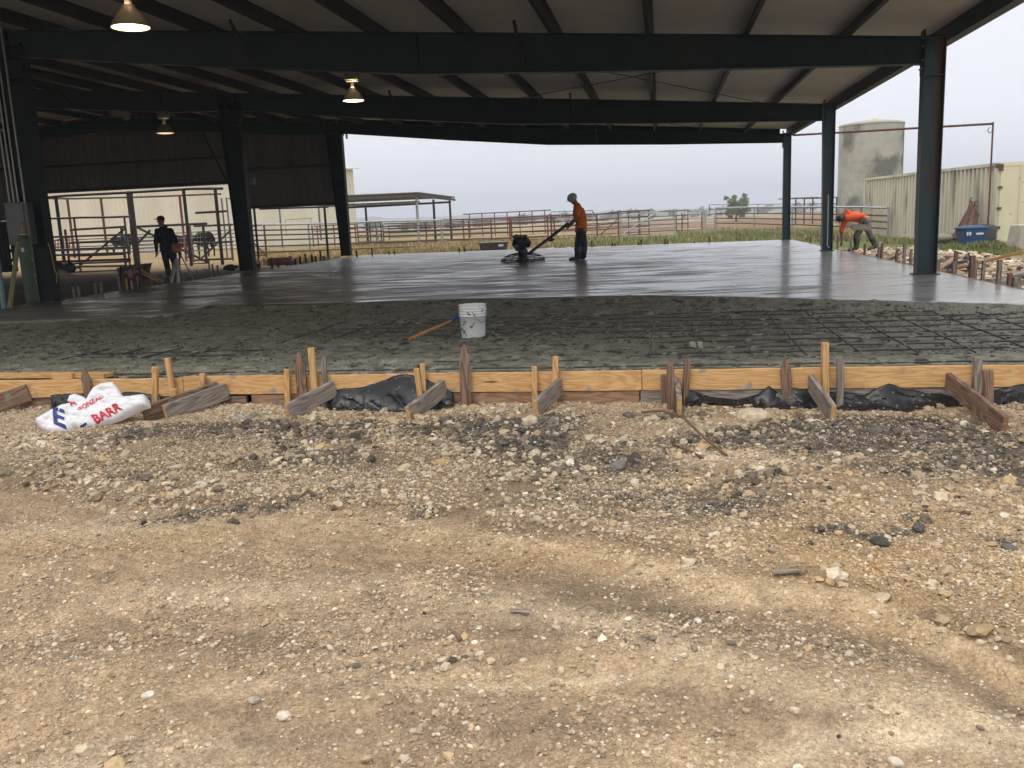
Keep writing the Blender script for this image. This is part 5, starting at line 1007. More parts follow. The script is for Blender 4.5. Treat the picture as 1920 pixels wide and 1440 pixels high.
n = 5000; a_ = RNG.uniform(5.95, 10.6, n); b_ = RNG.uniform(4.5, 25, n); pw = ab2w(a_, b_, a_*0)
stones('rubble_gravel', pw[:, 0], pw[:, 1], .012+.03*RNG.random(n)**2, IC1, .15, zf=lambda x, y: zrub(x, y)+.01, label='small loose stones between the rubble and the right hand stakes', cat='gravel', flat=.6)
# ================================================================== FENCES AND PENS
def fence(name, label, pts, rails, pm, rm, cat='fence', pr=.045, rr=.034, ext=.10, mesh=False, diag=None, group=None, midposts=0, topm=None):
    """pts: (px, y_top, y_bottom_rail, depth) per post; rails: fractions from the top"""
    P = [(D(a, t, d), D(a, b, d)) for a, t, b, d in pts]; base = P[0][1]; root = thing(name, label, cat, Vector((base.x, base.y, base.z-ext)), group)
    for i, (t, b) in enumerate(P):
        pm_ = M[pm[i % len(pm)]] if isinstance(pm, (list, tuple)) else M[pm]
        MB().tube([Vector((b.x, b.y, b.z-ext)), Vector((b.x, b.y, t.z+.03))], pr, 8).build('post', pm_, root)
    for i in range(len(P)-1):
        (t0, b0), (t1, b1) = P[i], P[i+1]
        for k, f in enumerate(rails):
            MB().tube([t0.lerp(b0, f), t0.lerp(b0, f).lerp(t1.lerp(b1, f), .5)+Vector((0, 0, random.uniform(-.012, .004))), t1.lerp(b1, f)], rr*(1.35 if k == 0 and topm else 1), 8).build('rail', M[topm] if (k == 0 and topm) else M[rm], root)
        for j in range(midposts):
            u = (j+1)/(midposts+1); MB().tube([t0.lerp(t1, u), b0.lerp(b1, u)], rr, 6).build('upright', M[rm], root)
        if mesh:
            m = MB(); nv = 22; nh = 9
            for j in range(1, nv): m.tube([t0.lerp(t1, j/nv), b0.lerp(b1, j/nv)], .005, 4, False)
            for j in range(1, nh): m.tube([t0.lerp(b0, j/nh), t1.lerp(b1, j/nh)], .005, 4, False)
            m.build('wire_mesh', M['galv'], root)
    if diag:
        for (i, u0, f0, u1, f1) in diag:
            (t0, b0), (t1, b1) = P[i], P[i+1]; MB().tube([t0.lerp(t1, u0).lerp(b0.lerp(b1, u0), f0), t0.lerp(t1, u1).lerp(b0.lerp(b1, u1), f1)], rr, 6).build('brace', M[rm], root)
    return root
R5 = (0, .25, .45, .66, 1.); R6 = (0, .2, .38, .56, .78, 1.)
fence('pipe_fence', 'long pipe fence with galvanised top rail running from the middle column past the tapered column', [(468, 421.5, 474, 40), (582, 420, 470, 44), (655, 417.5, 467, 47), (710, 415, 465, 49.5), (829, 412.5, 460, 50.5)], R6, 'galv', 'rust', topm='galv', ext=.28)
fence('pipe_fence', 'rusty pipe fence continuing behind the grey trough to the trowel handle', [(830, 412.5, 460, 50.6), (957, 408.5, 456, 51.5), (1028, 405, 453, 52)], R6, ['galv', 'redpipe', 'redpipe'], 'rust', ext=.2)
fence('red_gate', 'red painted pipe gate with close uprights seen left of the trowel', [(870, 411, 451, 57), (922, 409, 449, 57), (958, 407, 450, 57), (1034, 404, 448, 57)], R5, ['rust', 'redpipe', 'redpipe', 'redpipe'], 'redpipe', 'gate', ext=.2)
fence('livestock_panel', 'red livestock panels standing behind the tapered column', [(588, 424, 460, 60), (597, 424, 459, 60), (628, 422, 458, 60), (668, 420, 456, 60)], R5, 'redpipe', 'rust', 'panel')
fence('livestock_panel', 'small red and dark livestock panels just right of the tapered column', [(672, 418, 454, 59), (695, 417, 453, 59), (707, 416.5, 453, 60), (716, 416, 452, 60)], R5, ['redpipe', 'darkpipe'], 'rust', 'panel')
fence('pipe_fence', 'rusty pipe fence with braced panel behind the worker in the orange shirt', [(1035, 404, 449, 55), (1120, 402, 446, 57), (1160, 397, 443, 57.5), (1179, 396, 441, 58), (1198, 395, 440, 58), (1217, 394, 439, 58.5)], R5, 'rust', 'rust', topm='rust', diag=[(1, .1, .9, .9, .35)])
fence('mesh_gate', 'galvanised mesh gate with a diagonal brace right of the orange shirted worker', [(1165, 405, 443, 56), (1266, 392, 441, 57)], (0, .33, .66, 1.), 'galv', 'galv', 'gate', pr=.05, mesh=True, diag=[(0, 0, .95, .62, .05)])
fence('board_fence', 'pale three rail fence between the mesh gate and the long pipe panels', [(1268, 402, 430, 64), (1279, 400, 430, 64), (1316, 399.5, 428, 64)], (0, .5, 1.), 'rust', 'whitepipe', ext=.1, rr=.03)
fence('board_fence', 'short pale rail fence behind a thick grey post left of the far small tree', [(1321, 399, 433, 63), (1342, 399, 432, 63)], (.02, .3, .6), 'galv', 'whitepipe', ext=.1, pr=.11, rr=.03)
fence('pipe_fence', 'long pipe panels running behind the two far right columns to the bending worker', [(1342, 389.5, 433, 60), (1414, 388.5, 435, 54), (1485, 388, 438, 48), (1558, 388, 442, 43), (1612, 388, 445, 40), (1664, 389.5, 449, 37)], R5, 'galv', 'rust', topm='galv', ext=.15)
fence('pipe_fence', 'thin far fence under the little green tree', [(1330, 384, 402, 110), (1421, 383, 400, 110), (1520, 382, 398, 110), (1568, 381, 396, 110)], (0, .5, 1.), 'darkpipe', 'rust', ext=.2)
r_ = thing('squeeze_frame', 'bent pipe frame standing on the fence behind the orange shirted worker', 'pipe frame', D(1035, 452, 54))
for seg in ([(1045, 447), (1033, 397.5), (1111, 394.5), (1126, 432)], [(1111, 395), (1113, 449)], [(1049, 396), (1056, 430)]): MB().tube([D(a, b, 54) for a, b in seg], .025, 6).build('pipe', M['galv'] if len(seg) == 2 else M['darkpipe'], r_)
# pens seen through the tall opening
fence('tall_pipe_frame', 'tall dark pipe frame nearest behind the tall opening', [(60, 372, 372, 40), (123, 367, 509, 40), (361, 354, 515, 40), (418, 353.5, 500, 40)], (0,), 'darkpipe', 'darkpipe', 'pipe frame', pr=.075, rr=.055)
fence('tall_pipe_frame', 'tall rusty pipe frame set just behind the first tall frame', [(62, 371, 371, 46), (140, 372.5, 480, 46), (201, 371, 470, 46), (258, 369.5, 492, 46), (350, 366, 491, 46), (415, 363.5, 480, 46)], (0,), ['darkpipe', 'rust', 'rust', 'rust', 'redpipe', 'rust'], 'rust', 'pipe frame', pr=.065, rr=.045)
pp = D(230, 359, 41); pq = D(258, 494, 41)
tag(MB().tube([pq-Vector((0, 0, .2)), Vector((pq.x, pq.y, pp.z))], .14, 14).build('timber_post', M['darkwood']), 'thick round timber post left of the dark walking worker', 'post')
fence('galvanised_panel', 'bright galvanised livestock panel between the near left column and the timber post', [(80, 410, 515, 38), (152, 408, 512, 38), (245, 406, 508, 38)], (0, .33, .56, .66, .82, .98), 'pengalv', 'pengalv', 'panel', rr=.042)
fence('braced_gate', 'dark braced gate behind the galvanised panel', [(131, 431, 500, 42), (236, 425, 498, 42)], (0, .35, .7, 1.), 'darkpipe', 'darkpipe', 'gate', pr=.06, rr=.05, diag=[(0, .2, .95, .98, .05)])
fence('mesh_gate', 'large dark mesh gate behind the walking dark worker', [(255, 425, 503, 42), (388, 419, 494, 42)], (0, 1.), 'darkpipe', 'darkpipe', 'gate', pr=.065, rr=.055, mesh=True, diag=[(0, .02, .02, .99, .95), (0, 0, .45, .2, .1)], ext=.03)
fence('braced_gate', 'braced dark gate beside the middle tapered column', [(363, 424, 488, 44), (437, 421, 485, 44)], (0, .5, 1.), 'rust', 'darkpipe', 'gate', diag=[(0, .2, .95, .95, .15)], rr=.05)
fence('livestock_panel', 'long pale livestock panel in front of the cattle', [(258, 440, 474, 56), (330, 437, 471, 56), (412, 432, 467, 56), (468, 429, 465, 56)], (0, .2, .4, .6, .8, 1.), 'pengalv', 'pengalv', 'panel', rr=.032)
fence('side_pen', 'dark pen of pipe posts at the far left edge behind the props', [(-10, 418, 505, 30), (5, 416, 505, 30), (12, 416, 505, 30), (20, 416, 504, 30), (30, 446, 503, 30)], (.35, .6, .8, 1.), 'darkpipe', 'darkpipe', 'pen', pr=.07, rr=.045)
fence('door_panel', 'pipe panel with dark brace between the middle and far tapered columns', [(474, 424, 478, 42.5), (500, 421, 479, 42.5)], (0, .5, 1.), ['darkpipe', 'rust'], 'rust', 'panel', diag=[(0, .0, .55, .98, 1.)])
fence('tall_pipe_frame', 'tall pipe posts with a top rail between the middle and far tapered columns', [(486, 392, 495, 38), (616, 388, 488, 38)], (.0,), 'darkpipe', 'darkpipe', 'pipe frame', pr=.05, ext=.2)
fence('tall_pipe_frame', 'pale bent pipe posts behind the gap between tapered columns', [(530, 390, 462, 62), (602, 388, 448, 62)], (0,), 'pengalv', 'pengalv', 'pipe frame', pr=.06, rr=.05)
fence('tall_pipe_frame', 'thin pale rectangular pipe hoop behind the gap between tapered columns', [(537, 412, 440, 64), (585, 409, 438, 64)], (0,), 'pengalv', 'pengalv', 'pipe frame', rr=.02, pr=.02)
fence('tall_pipe_frame', 'slim galvanised pole with a crossbar left of the middle tapered column', [(427, 372, 490, 47), (436, 371, 489, 47)], (0,), 'pengalv', 'pengalv', 'pipe frame')
fence('pipe_fence', 'low background fence of many dark rails in front of the cream building', [(80, 452, 478, 64), (150, 449, 476, 64), (235, 446, 473, 64), (300, 443, 470, 64)], (0, .25, .5, .75, 1.), 'rust', 'darkpipe', ext=.1)
fence('crossbar_frame', 'dark pipe crossbar between the two tall posts right of the walking dark worker', [(368, 399, 401, 40), (424, 396, 398, 40)], (0,), 'darkpipe', 'darkpipe', 'pipe frame', pr=.05, rr=.05, ext=0)
fence('pipe_fence', 'rusty sloping fence row in the distance between the shelter and the trowel worker', [(730, 423, 446, 84), (800, 420, 443, 84), (880, 417, 440, 86), (960, 413, 436, 88), (1040, 409, 432, 88), (1120, 405, 428, 88)], (0, .3, .6, 1.), 'rust', 'rust', ext=.2)
fence('pipe_fence', 'second rusty pipe fence just behind the long fence from the shelter to the mesh gate', [(720, 420, 456, 66), (800, 417, 453, 66), (880, 414, 450, 67), (960, 411, 447, 67), (1040, 407, 443, 68), (1120, 402, 439, 68), (1200, 398, 435, 69), (1290, 394, 431, 70)], R5, ['rust', 'redpipe', 'rust'], 'rust', ext=.2)
# red low trailer in the pens
tr = thing('flat_trailer', 'low red slatted stock trailer parked in the pens behind the near left column', 'trailer', D(120, 500, 36))
for yy in (36, 37.6):
    for (a, b) in (((100, 491), (245, 486)), ((98, 497), (150, 502))): MB().tube([D(a[0], a[1], yy), D(b[0], b[1], yy)], .05, 6).build('rail', M['redpipe'], tr)
m = MB(); m.box(D(102, 494, 36), D(138, 488, 37.6)); m.build('deck', M['red'], tr)
for px in (112, 132): MB().lathe(D(px, 502, 36), [(.05, -.08), (.2, -.08), (.22, 0), (.2, .08), (.05, .08)], 18, (0, 1, 0)).build('wheel', M['black'], tr)
fr_ = thing('hay_feeder', 'rusty tapered hay feeder rails behind the trailer', 'feeder', D(115, 470, 52))
for k in range(8): MB().tube([D(93+k*5.2, 452-k*.9, 52), D(94+k*5.2, 470-k*.3, 52)], .03, 6).build('slat', M['redpipe'], fr_)
for yv in (452, 462, 470): MB().tube([D(93, yv, 52), D(132, yv-(7 if yv < 460 else 2), 52)], .03, 6).build('rail', M['redpipe'], fr_)
# scattered junk at the left bank
for i, (px, py, yy, rx, m_) in enumerate([(478, 500, 30, .18, 'blacktank'), (432, 502, 27, .20, 'blacktank'), (386, 508, 25.5, .12, 'whiteplastic'), (444, 500, 28, .10, 'whiteplastic'), (548, 492, 30, .12, 'old'), (607, 482, 32, .10, 'whiteplastic')]):
    c = D(px, py, yy); v, f = IC2; rs = np.random.default_rng(i); q = v*(1+rs.uniform(-.3, .3, (len(v), 1)))*np.array([rx, rx*.8, rx*.5]); o = npmesh('scrap_heap', q, f, M[m_], None, False); o.location = c
    tag(o, ['black crumpled scrap by the left slab edge', 'dark scrap heap left of the middle column', 'crumpled pale plastic beside the tripod', 'pale plastic lump by the middle column', 'grey scrap near the pink cylinder', 'white scrap by the far left stakes'][i], 'scrap')
# ================================================================== CATTLE
def cow(px, py, dep, head, label, hz=0.):
    c = D(px, py, dep); root = thing('cow', label, 'cow', Vector((c.x, c.y, c.z))); f = Vector((math.cos(head), math.sin(head), 0)); r = Vector((-f.y, f.x, 0)); u = Vector((0, 0, 1)); b = MB(); S = lambda x, y, z: c+f*x+r*y+u*z
    ax = (f, r, u); b.ell(S(.35, 0, .98), (.42, .30, .40), ax); b.ell(S(0, 0, .98), (.60, .31, .37), ax); b.ell(S(-.45, 0, 1.05), (.36, .29, .34), ax); b.ell(S(.5, 0, 1.25), (.2, .16, .16), ax)
    b.caps(S(.55, 0, 1.15), S(.95, 0, 1.12+hz), .20, .13); b.caps(S(.95, 0, 1.15+hz), S(1.28, 0, .92+hz), .13, .075)
    for s in (-1, 1):
        b.caps(S(.45, s*.16, .85), S(.43, s*.17, .45), .12, .06); b.caps(S(.43, s*.17, .45), S(.42, s*.17, .04), .055, .05)
        b.caps(S(-.55, s*.17, .95), S(-.42, s*.18, .58), .17, .09); b.caps(S(-.42, s*.18, .58), S(-.66, s*.17, .42), .08, .055); b.caps(S(-.66, s*.17, .42), S(-.60, s*.17, .04), .05, .05)
        b.ell(S(.93, s*.19, 1.2+hz), (.03, .10, .05), ax)
    b.caps(S(-.78, 0, 1.22), S(-.86, 0, .6), .035, .02); b.ell(S(-.86, 0, .52), (.04, .04, .10), ax); remesh(b, 'body', M['cowhide'], root, .03, 3)
    for s in (-1, 1): MB().tube([S(.92, s*.08, 1.27+hz), S(.93, s*.2, 1.33+hz), S(.95, s*.22, 1.42+hz)], [.03, .02, .006], 6).build('horn', M['old'], root)
cow(345, 485, 53, math.radians(150), 'dark cow grazing directly behind the walking dark worker', -.5)
cow(387, 482, 50, math.radians(-100), 'dark cow with horns facing the building left of the middle column', -.05)
cow(232, 478, 66, math.radians(10), 'reddish dark cow standing behind the timber post')
# ================================================================== BIG CREAM BUILDING BEHIND
pB_ = D(670, 441, 95); pA_ = D(-260, 460, 70); bl = thing('cream_building', 'large cream metal clad building behind the pens at left', 'building', Vector((pB_.x, pB_.y, pB_.z)))
g0 = -1.0; zt_ = D(668, 317, 95).z; du = (Vector((pB_.x, pB_.y, 0))-Vector((pA_.x, pA_.y, 0))); ln = du.length; du.normalize(); dn_ = Vector((-du.y, du.x, 0))
m = MB(); vs = []; fs = []; x = 0
pts = []
while x < ln:
    for dx, dd in ((0, 0), (.22, 0), (.25, -.04), (.30, -.04)): pts.append((min(x+dx, ln), dd))
    x += .33
for (x, dd) in pts: q = Vector((pA_.x, pA_.y, 0))+du*x+dn_*dd; vs += [(q.x, q.y, g0), (q.x, q.y, zt_)]
fs = [(2*i, 2*i+2, 2*i+3, 2*i+1) for i in range(len(pts)-1)]; m.addm(vs, fs); A0 = Vector((pA_.x, pA_.y, 0)); B0 = Vector((pB_.x, pB_.y, 0))
bk0 = A0+dn_*30; bk1 = B0+dn_*30
m.addm([(B0.x, B0.y, g0), (bk1.x, bk1.y, g0), (bk1.x, bk1.y, zt_), (B0.x, B0.y, zt_), (bk0.x, bk0.y, g0), (bk0.x, bk0.y, zt_), (A0.x, A0.y, g0), (A0.x, A0.y, zt_)], [(0, 1, 2, 3), (1, 4, 5, 2), (4, 6, 7, 5)]); m.build('wall', M['cream'], bl)
m = MB(); e = dn_*.5; r0_ = A0-du*.5-e; r1_ = B0+du*.6-e; c0 = A0-du*.5+dn_*15; c1 = B0+du*.6+dn_*15; k0 = bk0-du*.5+e; k1 = bk1+du*.6+e
Z_ = lambda v, z: Vector((v.x, v.y, z))
m.hexa([Z_(r0_, zt_), Z_(r1_, zt_), Z_(c1, zt_+1.3), Z_(c0, zt_+1.3)], [Z_(r0_, zt_+.12), Z_(r1_, zt_+.12), Z_(c1, zt_+1.45), Z_(c0, zt_+1.45)]); m.hexa([Z_(c0, zt_+1.3), Z_(c1, zt_+1.3), Z_(k1, zt_), Z_(k0, zt_)], [Z_(c0, zt_+1.45), Z_(c1, zt_+1.45), Z_(k1, zt_+.12), Z_(k0, zt_+.12)]); m.build('roof', M['cream'], bl)
# ================================================================== SHELTERS
sh = thing('cattle_shelter', 'open pipe cattle shelter with a low rusty sheet roof beyond the tapered column', 'shelter', D(785, 456, 62))
n0 = D(784, 362.5, 62); n1 = D(580, 371, 62); f0 = D(853, 371, 76); f1 = Vector((n1.x-.6, f0.y, f0.z)); zt1 = n0.z; zt2 = f0.z
m = MB(); N = 34
for k in range(N):   # ribbed roof
    u0, u1 = k/N, (k+.82)/N; a0 = n1.lerp(n0, u0); a1 = n1.lerp(n0, u1); b0 = f1.lerp(f0, u0); b1 = f1.lerp(f0, u1); h = Vector((0, 0, .03)); m.hexa([a0, a1, b1, b0], [a0+h, a1+h, b1+h, b0+h])
    a0 = n1.lerp(n0, u1); a1 = n1.lerp(n0, (k+1)/N); b0 = f1.lerp(f0, u1); b1 = f1.lerp(f0, (k+1)/N); h2 = Vector((0, 0, .10)); m.hexa([a0, a1, b1, b0], [a0+h2, a1+h2, b1+h2, b0+h2])
m.build('roof', M['roofsheet'], sh)
m = MB(); m.beam(n1-Vector((0, .0, .16)), n0-Vector((0, 0, .16)), .08, .18); m.build('fascia', M['roofsheet'], sh)
m = MB(); m.beam(n0-Vector((0, 0, .16)), f0-Vector((0, 0, .16)), .08, .18); m.build('fascia', M['darkpipe'], sh)
m = MB(); m.tube([n1+Vector((0, 2, -.55)), n0+Vector((-.1, 2, -.55))], .09, 8); m.build('beam', M['galv'], sh)
m = MB(); m.tube([f1+Vector((0, -1, -.45)), f0+Vector((-.3, -1, -.35))], .08, 8); m.build('beam', M['darkpipe'], sh)
for (px, yb, yt, dep, mm2) in ((786, 457, 365, 63, 'galv'), (817, 453, 374, 69, 'darkpipe'), (847, 450, 373, 75, 'darkpipe'), (690, 455, 382, 74, 'darkpipe')):
    b = D(px, yb, dep); t = D(px-3, yt, dep); MB().tube([Vector((b.x, b.y, -1)), Vector((b.x, b.y, t.z))], .09, 8).build('post', M[mm2], sh)
def thin_shed(name, label, x0, y0, x1, y1, dep, posts, zb=-1.3):
    s = thing(name, label, 'shelter', Vector((D((x0+x1)/2, y0, dep).x, dep, zb))); a = D(x0, y0, dep); b = D(x1, y1, dep); w = Vector((0, 5, .0)); m = MB(); h = Vector((0, 0, .10)); m.hexa([a, b, b+w, a+w], [a+h, b+h, b+w+h, a+w+h]); m.build('roof', M['roofsheet'], s)
    for k in range(posts):
        u = (k+.5)/posts; p = a.lerp(b, u)+Vector((0, .3, 0)); MB().tube([Vector((p.x, p.y, zb)), p], .07, 6).build('post', M['darkpipe'], s)
thin_shed('low_shelter', 'thin dark flat shelter roof on posts far behind the power trowel', 868, 402.5, 1033, 394.5, 112, 7)
thin_shed('low_shelter', 'thin dark shelter roof between the two far right columns', 1486, 372.5, 1534, 371, 95, 3)
thin_shed('low_shelter', 'thin dark shelter roof left of the concrete silo', 1540, 371.5, 1577, 370.5, 95, 3)
# ================================================================== SILO, CONTAINER, BIN
sc0 = D(1629, 400, 58); rS = 55.5*58/FPX; sl0 = thing('concrete_silo', 'stained round concrete silo with a shallow domed top behind the container', 'silo', Vector((sc0.x, 58, -.6)))
zS = D(1629, 234, 58).z; m = MB(); pr_ = [(rS, 0)]
for k in range(1, 12): z = (zS+.6)*k/11; pr_ += [(rS, z-.03), (rS-.0015, z-.015), (rS, z)]
m.lathe((sc0.x, 58, -.6), pr_, 56, caps=False); m.build('wall', M['silo'], sl0)
zz = zS; MB().lathe((sc0.x, 58, zz), [(rS+.03, -.06), (rS+.03, .02), (rS*.85, .13), (rS*.5, .22), (.2, .26), (.01, .27)], 48).build('dome', M['silo'], sl0)
MB().lathe((sc0.x+.2, 58, zz+.22), [(.16, 0), (.16, .18), (.10, .24), (.01, .26)], 14).build('vent', M['container_end'], sl0)
cn = D(1863, 456, 28.8); cfz = D(1617, 444, 41.); c_z0 = -.30; near_c = Vector((cn.x, cn.y, c_z0)); far_c = Vector((cfz.x, cfz.y, c_z0)); cv = (far_c-near_c); cl = cv.length; cv.normalize(); cr_ = Vector((cv.y, -cv.x, 0))
CH = D(1863, 305, 28.8).z-c_z0; ct = thing('shipping_container', 'long cream shipping container with corrugated side and mildew streaks at right', 'shipping container', near_c)
print('container', cl, CH)
pts = []; x = .18
while x < cl-.2:
    for dx, dd in ((0, 0), (.11, 0), (.15, .11), (.26, .11)): pts.append((x+dx, dd))
    x += .30
vs = []; 
for (x, dd) in pts: q = near_c+cv*x+cr_*(dd+.02); vs += [(q.x, q.y, c_z0+.16), (q.x, q.y, c_z0+CH-.10)]
MB().addm(vs, [(2*i, 2*i+2, 2*i+3, 2*i+1) for i in range(len(pts)-1)]).build('side_wall', M['container'], ct)
m = MB(); Zu = lambda v, z: Vector((v.x, v.y, c_z0+z))
def cbx(x0, x1, r0, r1, z0, z1, nm, mt, bev=0):
    q = [near_c+cv*x+cr_*r for x, r in ((x0, r0), (x0, r1), (x1, r1), (x1, r0))]; return MB().hexa([Zu(v, z0) for v in q], [Zu(v, z1) for v in q]).build(nm, M[mt], ct, None, bev)
cbx(0, cl, 0, .06, 0, .16, 'bottom_rail', 'container'); cbx(0, cl, .0, .06, CH-.10, CH, 'top_rail', 'container'); cbx(.01, .17, -.004, .10, .01, CH-.01, 'corner_post', 'container'); cbx(cl-.17, cl-.01, -.004, .10, .01, CH-.01, 'corner_post', 'container')
cbx(.03, cl-.03, .07, 2.40, CH-.05, CH-.01, 'roof', 'container'); cbx(-.02, .03, .10, 2.40, .12, CH-.12, 'end_door', 'container_end', .004); cbx(-.03, .05, .05, 2.44, CH-.12, CH-.003, 'header', 'container_end'); cbx(-.03, .05, .05, 2.44, .003, .12, 'sill', 'container_end')
cbx(cl-.05, cl, .06, 2.4, .1, CH-.1, 'end_wall', 'container'); cbx(.0, cl, 2.38, 2.44, .1, CH-.1, 'far_wall', 'container')
for zq in (.0, CH-.17):
    cbx(-.035, .15, -.015, .17, zq-.004, zq+.13, 'corner_casting', 'rust', .01)
for zq in (.5, 1.1, 1.75, 2.3): cbx(-.05, -.02, .03, .16, zq, zq+.07, 'hinge', 'rust')
for r in (.7, .95): q = near_c+cv*(-.06)+cr_*r; MB().tube([Zu(q, .12), Zu(q, CH-.12)], .018, 8).build('lock_rod', M['container_end'], ct)
# scrap leaning on the container
def con(px, py, off=.1):
    """point off metres in front of the container side, seen at this pixel"""
    d = Vector(ray(px, py)); o = Vector((0, 0, EYE)); pl = near_c-cr_*off; return o+d*((pl-o).dot(cr_)/d.dot(cr_))
sc1 = thing('scrap_metal', 'bundle of rusty steel sections leaning against the container behind the blue bin', 'scrap metal', con(1800, 452, .9))
for (a, b) in (((1790, 448), (1824, 388)), ((1797, 448), (1829, 396)), ((1786, 448), (1818, 392)), ((1806, 450), (1834, 402)), ((1800, 450), (1822, 378)), ((1812, 450), (1828, 385))):
    MB().beam(con(a[0], a[1], 1.0), con(b[0], b[1], .15), .06, .12, Vector((1, 0, 0))).build('steel_section', M['rustsheet'], sc1)
for (a, b, c) in (((1816, 392), (1819, 374), (1822, 371)), ((1825, 390), (1829, 377), (1833, 378))): MB().tube([con(*a, .2), con(*b, .2), con(*c, .2)], .02, 6).build('hook', M['rustsheet'], sc1)
tag(board('white_board', con(1799, 452, 1.0), con(1812, 432, .6), .04, .14, M['whiteplastic'], None, (1, 0, 0)), 'short white board leaning in front of the rusty scrap', 'board')
bc_ = D(1820, 458, 27.4); bc_.z = -.33; bn = thing('wheelie_bin', 'blue plastic recycling bin with small white markings in the grass by the container', 'bin', bc_)
wt, wb2 = .35, .27; m = MB(); m.hexa([bc_+Vector((x, y_, 0)) for x, y_ in ((-wb2, -.24), (wb2, -.24), (wb2, .24), (-wb2, .24))], [bc_+Vector((x, y_, .60)) for x, y_ in ((-wt, -.30), (wt, -.30), (wt, .30), (-wt, .30))]); m.build('tub', M['bluebin'], bn, None, .03)
m = MB(); m.box(bc_+Vector((-.385, -.31, .60)), bc_+Vector((.385, .31, .66))); m.build('rim', M['bluebin'], bn, None, .02)
m = MB(); m.ell(bc_+Vector((0, 0, .66)), (.37, .30, .05)); m.build('lid', M['bluebin'], bn)
for (x0, x1, z0, z1) in ((-.29, -.23, .42, .52), (-.21, -.15, .42, .52), (0, .22, .43, .49)): MB().addm([bc_+Vector((x, -.286-.05*(z-.4)-.006, z)) for x, z in ((x0, z0), (x1, z0), (x1, z1), (x0, z1))], [(0, 1, 2, 3)]).build('marking', M['label'], bn)
for sx_ in (-.25, .25): MB().lathe(bc_+Vector((sx_, .25, .09)), [(.03, -.03), (.09, -.03), (.09, .03), (.03, .03)], 16, (1, 0, 0)).build('wheel', M['black'], bn)
bt = D(1842, 458, 28.3); MB_ = MB().lathe((bt.x, bt.y, -.33), [(.36, 0), (.38, .05), (.38, .55), (.33, .66), (.15, .70), (.01, .71)], 26); tag(MB_.build('black_drum', M['blacktank']), 'black poly drum behind the blue bin', 'drum')
cb2 = G(1912, 470, -.3); m = MB(); m.hexa([cb2+Vector((x, y_, -.1)) for x, y_ in ((-.22, -.3), (.8, -.3), (.8, .4), (-.22, .4))], [cb2+Vector((x, y_, .72)) for x, y_ in ((-.12, -.25), (.8, -.25), (.8, .35), (-.12, .35))]); tag(m.build('concrete_block', M['concblock'], None, None, .03), 'chunk of old concrete standing at the right edge in front of the container door', 'block')
tag(MB().ell(D(1815, 487, 20.2), (.11, .10, .11)).tube([D(1815, 484, 20.2), D(1817, 474, 20.2)], .02, 6).build('black_jug', M['blacktank'], None, D(1815, 487, 20.2)), 'small black jug among the rubble near the long plank', 'jug')
tag(MB().box(D(1775, 495, 20)-Vector((.01, .1, .03)), D(1791, 478, 20)+Vector((.0, .1, 0))).build('grey_crate', M['old'], None, D(1780, 495, 20), .01), 'small grey box between the near right column and the black jug', 'box')
for k, (a, b) in enumerate((((1762, 497), (1815, 488)), ((1762, 500), (1812, 491)), ((1766, 503), (1800, 497)))): tag(MB().tube([D(*a, 19.0), D(*b, 19.6)], .022, 8).build('black_hose', M['blacktank']), ['top', 'middle', 'bottom'][k]+' dark pipe of three lying right of the near right column', 'pipe')
tag(MB().ell(D(1760, 447, 29), (.45, .3, .16)).ell(D(1752, 440, 29), (.12, .12, .22)).build('tarp_heap', M['old'], None, D(1760, 450, 29)), 'grey tarp heap just right of the near right column', 'heap')
# grey trough, white debris
tq = D(926, 468, 38.5); tq.z = -.32; tg = thing('stock_trough', 'dark grey poly stock trough with a white label in the dry grass', 'trough', tq)
m = MB(); s = .62; m.hexa([tq+Vector((x, y_, 0)) for x, y_ in ((-.52, -.25), (.52, -.25), (.52, .25), (-.52, .25))], [tq+Vector((x, y_, .50)) for x, y_ in ((-s, -.33), (s, -.33), (s, .33), (-s, .33))]); m.build('tub', M['trough'], tg, None, .04)
m = MB(); m.box(tq+Vector((-.66, -.37, .46)), tq+Vector((.66, .37, .53))); m.build('rim', M['trough'], tg, None, .02)
for x in (-.3, 0.0, .3): MB().box(tq+Vector((x-.02, -.345, .12)), tq+Vector((x+.02, -.30, .46))).build('rib', M['trough'], tg)
MB().addm([tq+Vector((x, -.352, z)) for x, z in ((.20, .33), (.42, .33), (.42, .43), (.20, .43))], [(0, 1, 2, 3)]).build('label', M['label'], tg)
for i, (px, py, rx, mt) in enumerate(((1036, 463, .42, 'label'), (1068, 464, .38, 'whiteplastic'), (1014, 466, .3, 'pink'), (1050, 466, .2, 'concblock'))):
    v, f = IC2; rs = np.random.default_rng(i+50); q = v*(1+rs.uniform(-.3, .3, (len(v), 1)))*np.array([rx, .3, .17]); o = npmesh('debris', q, f, M[mt], None, False); c = D(px, py, 36.5); o.location = (c.x, c.y, -.30+.04); tag(o, ['white crumpled sack in the grass left of the worker', 'pale crumpled sack directly behind the boots of the worker', 'reddish scrap in the grass by the trowel handle', 'grey lump between the two pale sacks'][i], 'debris')
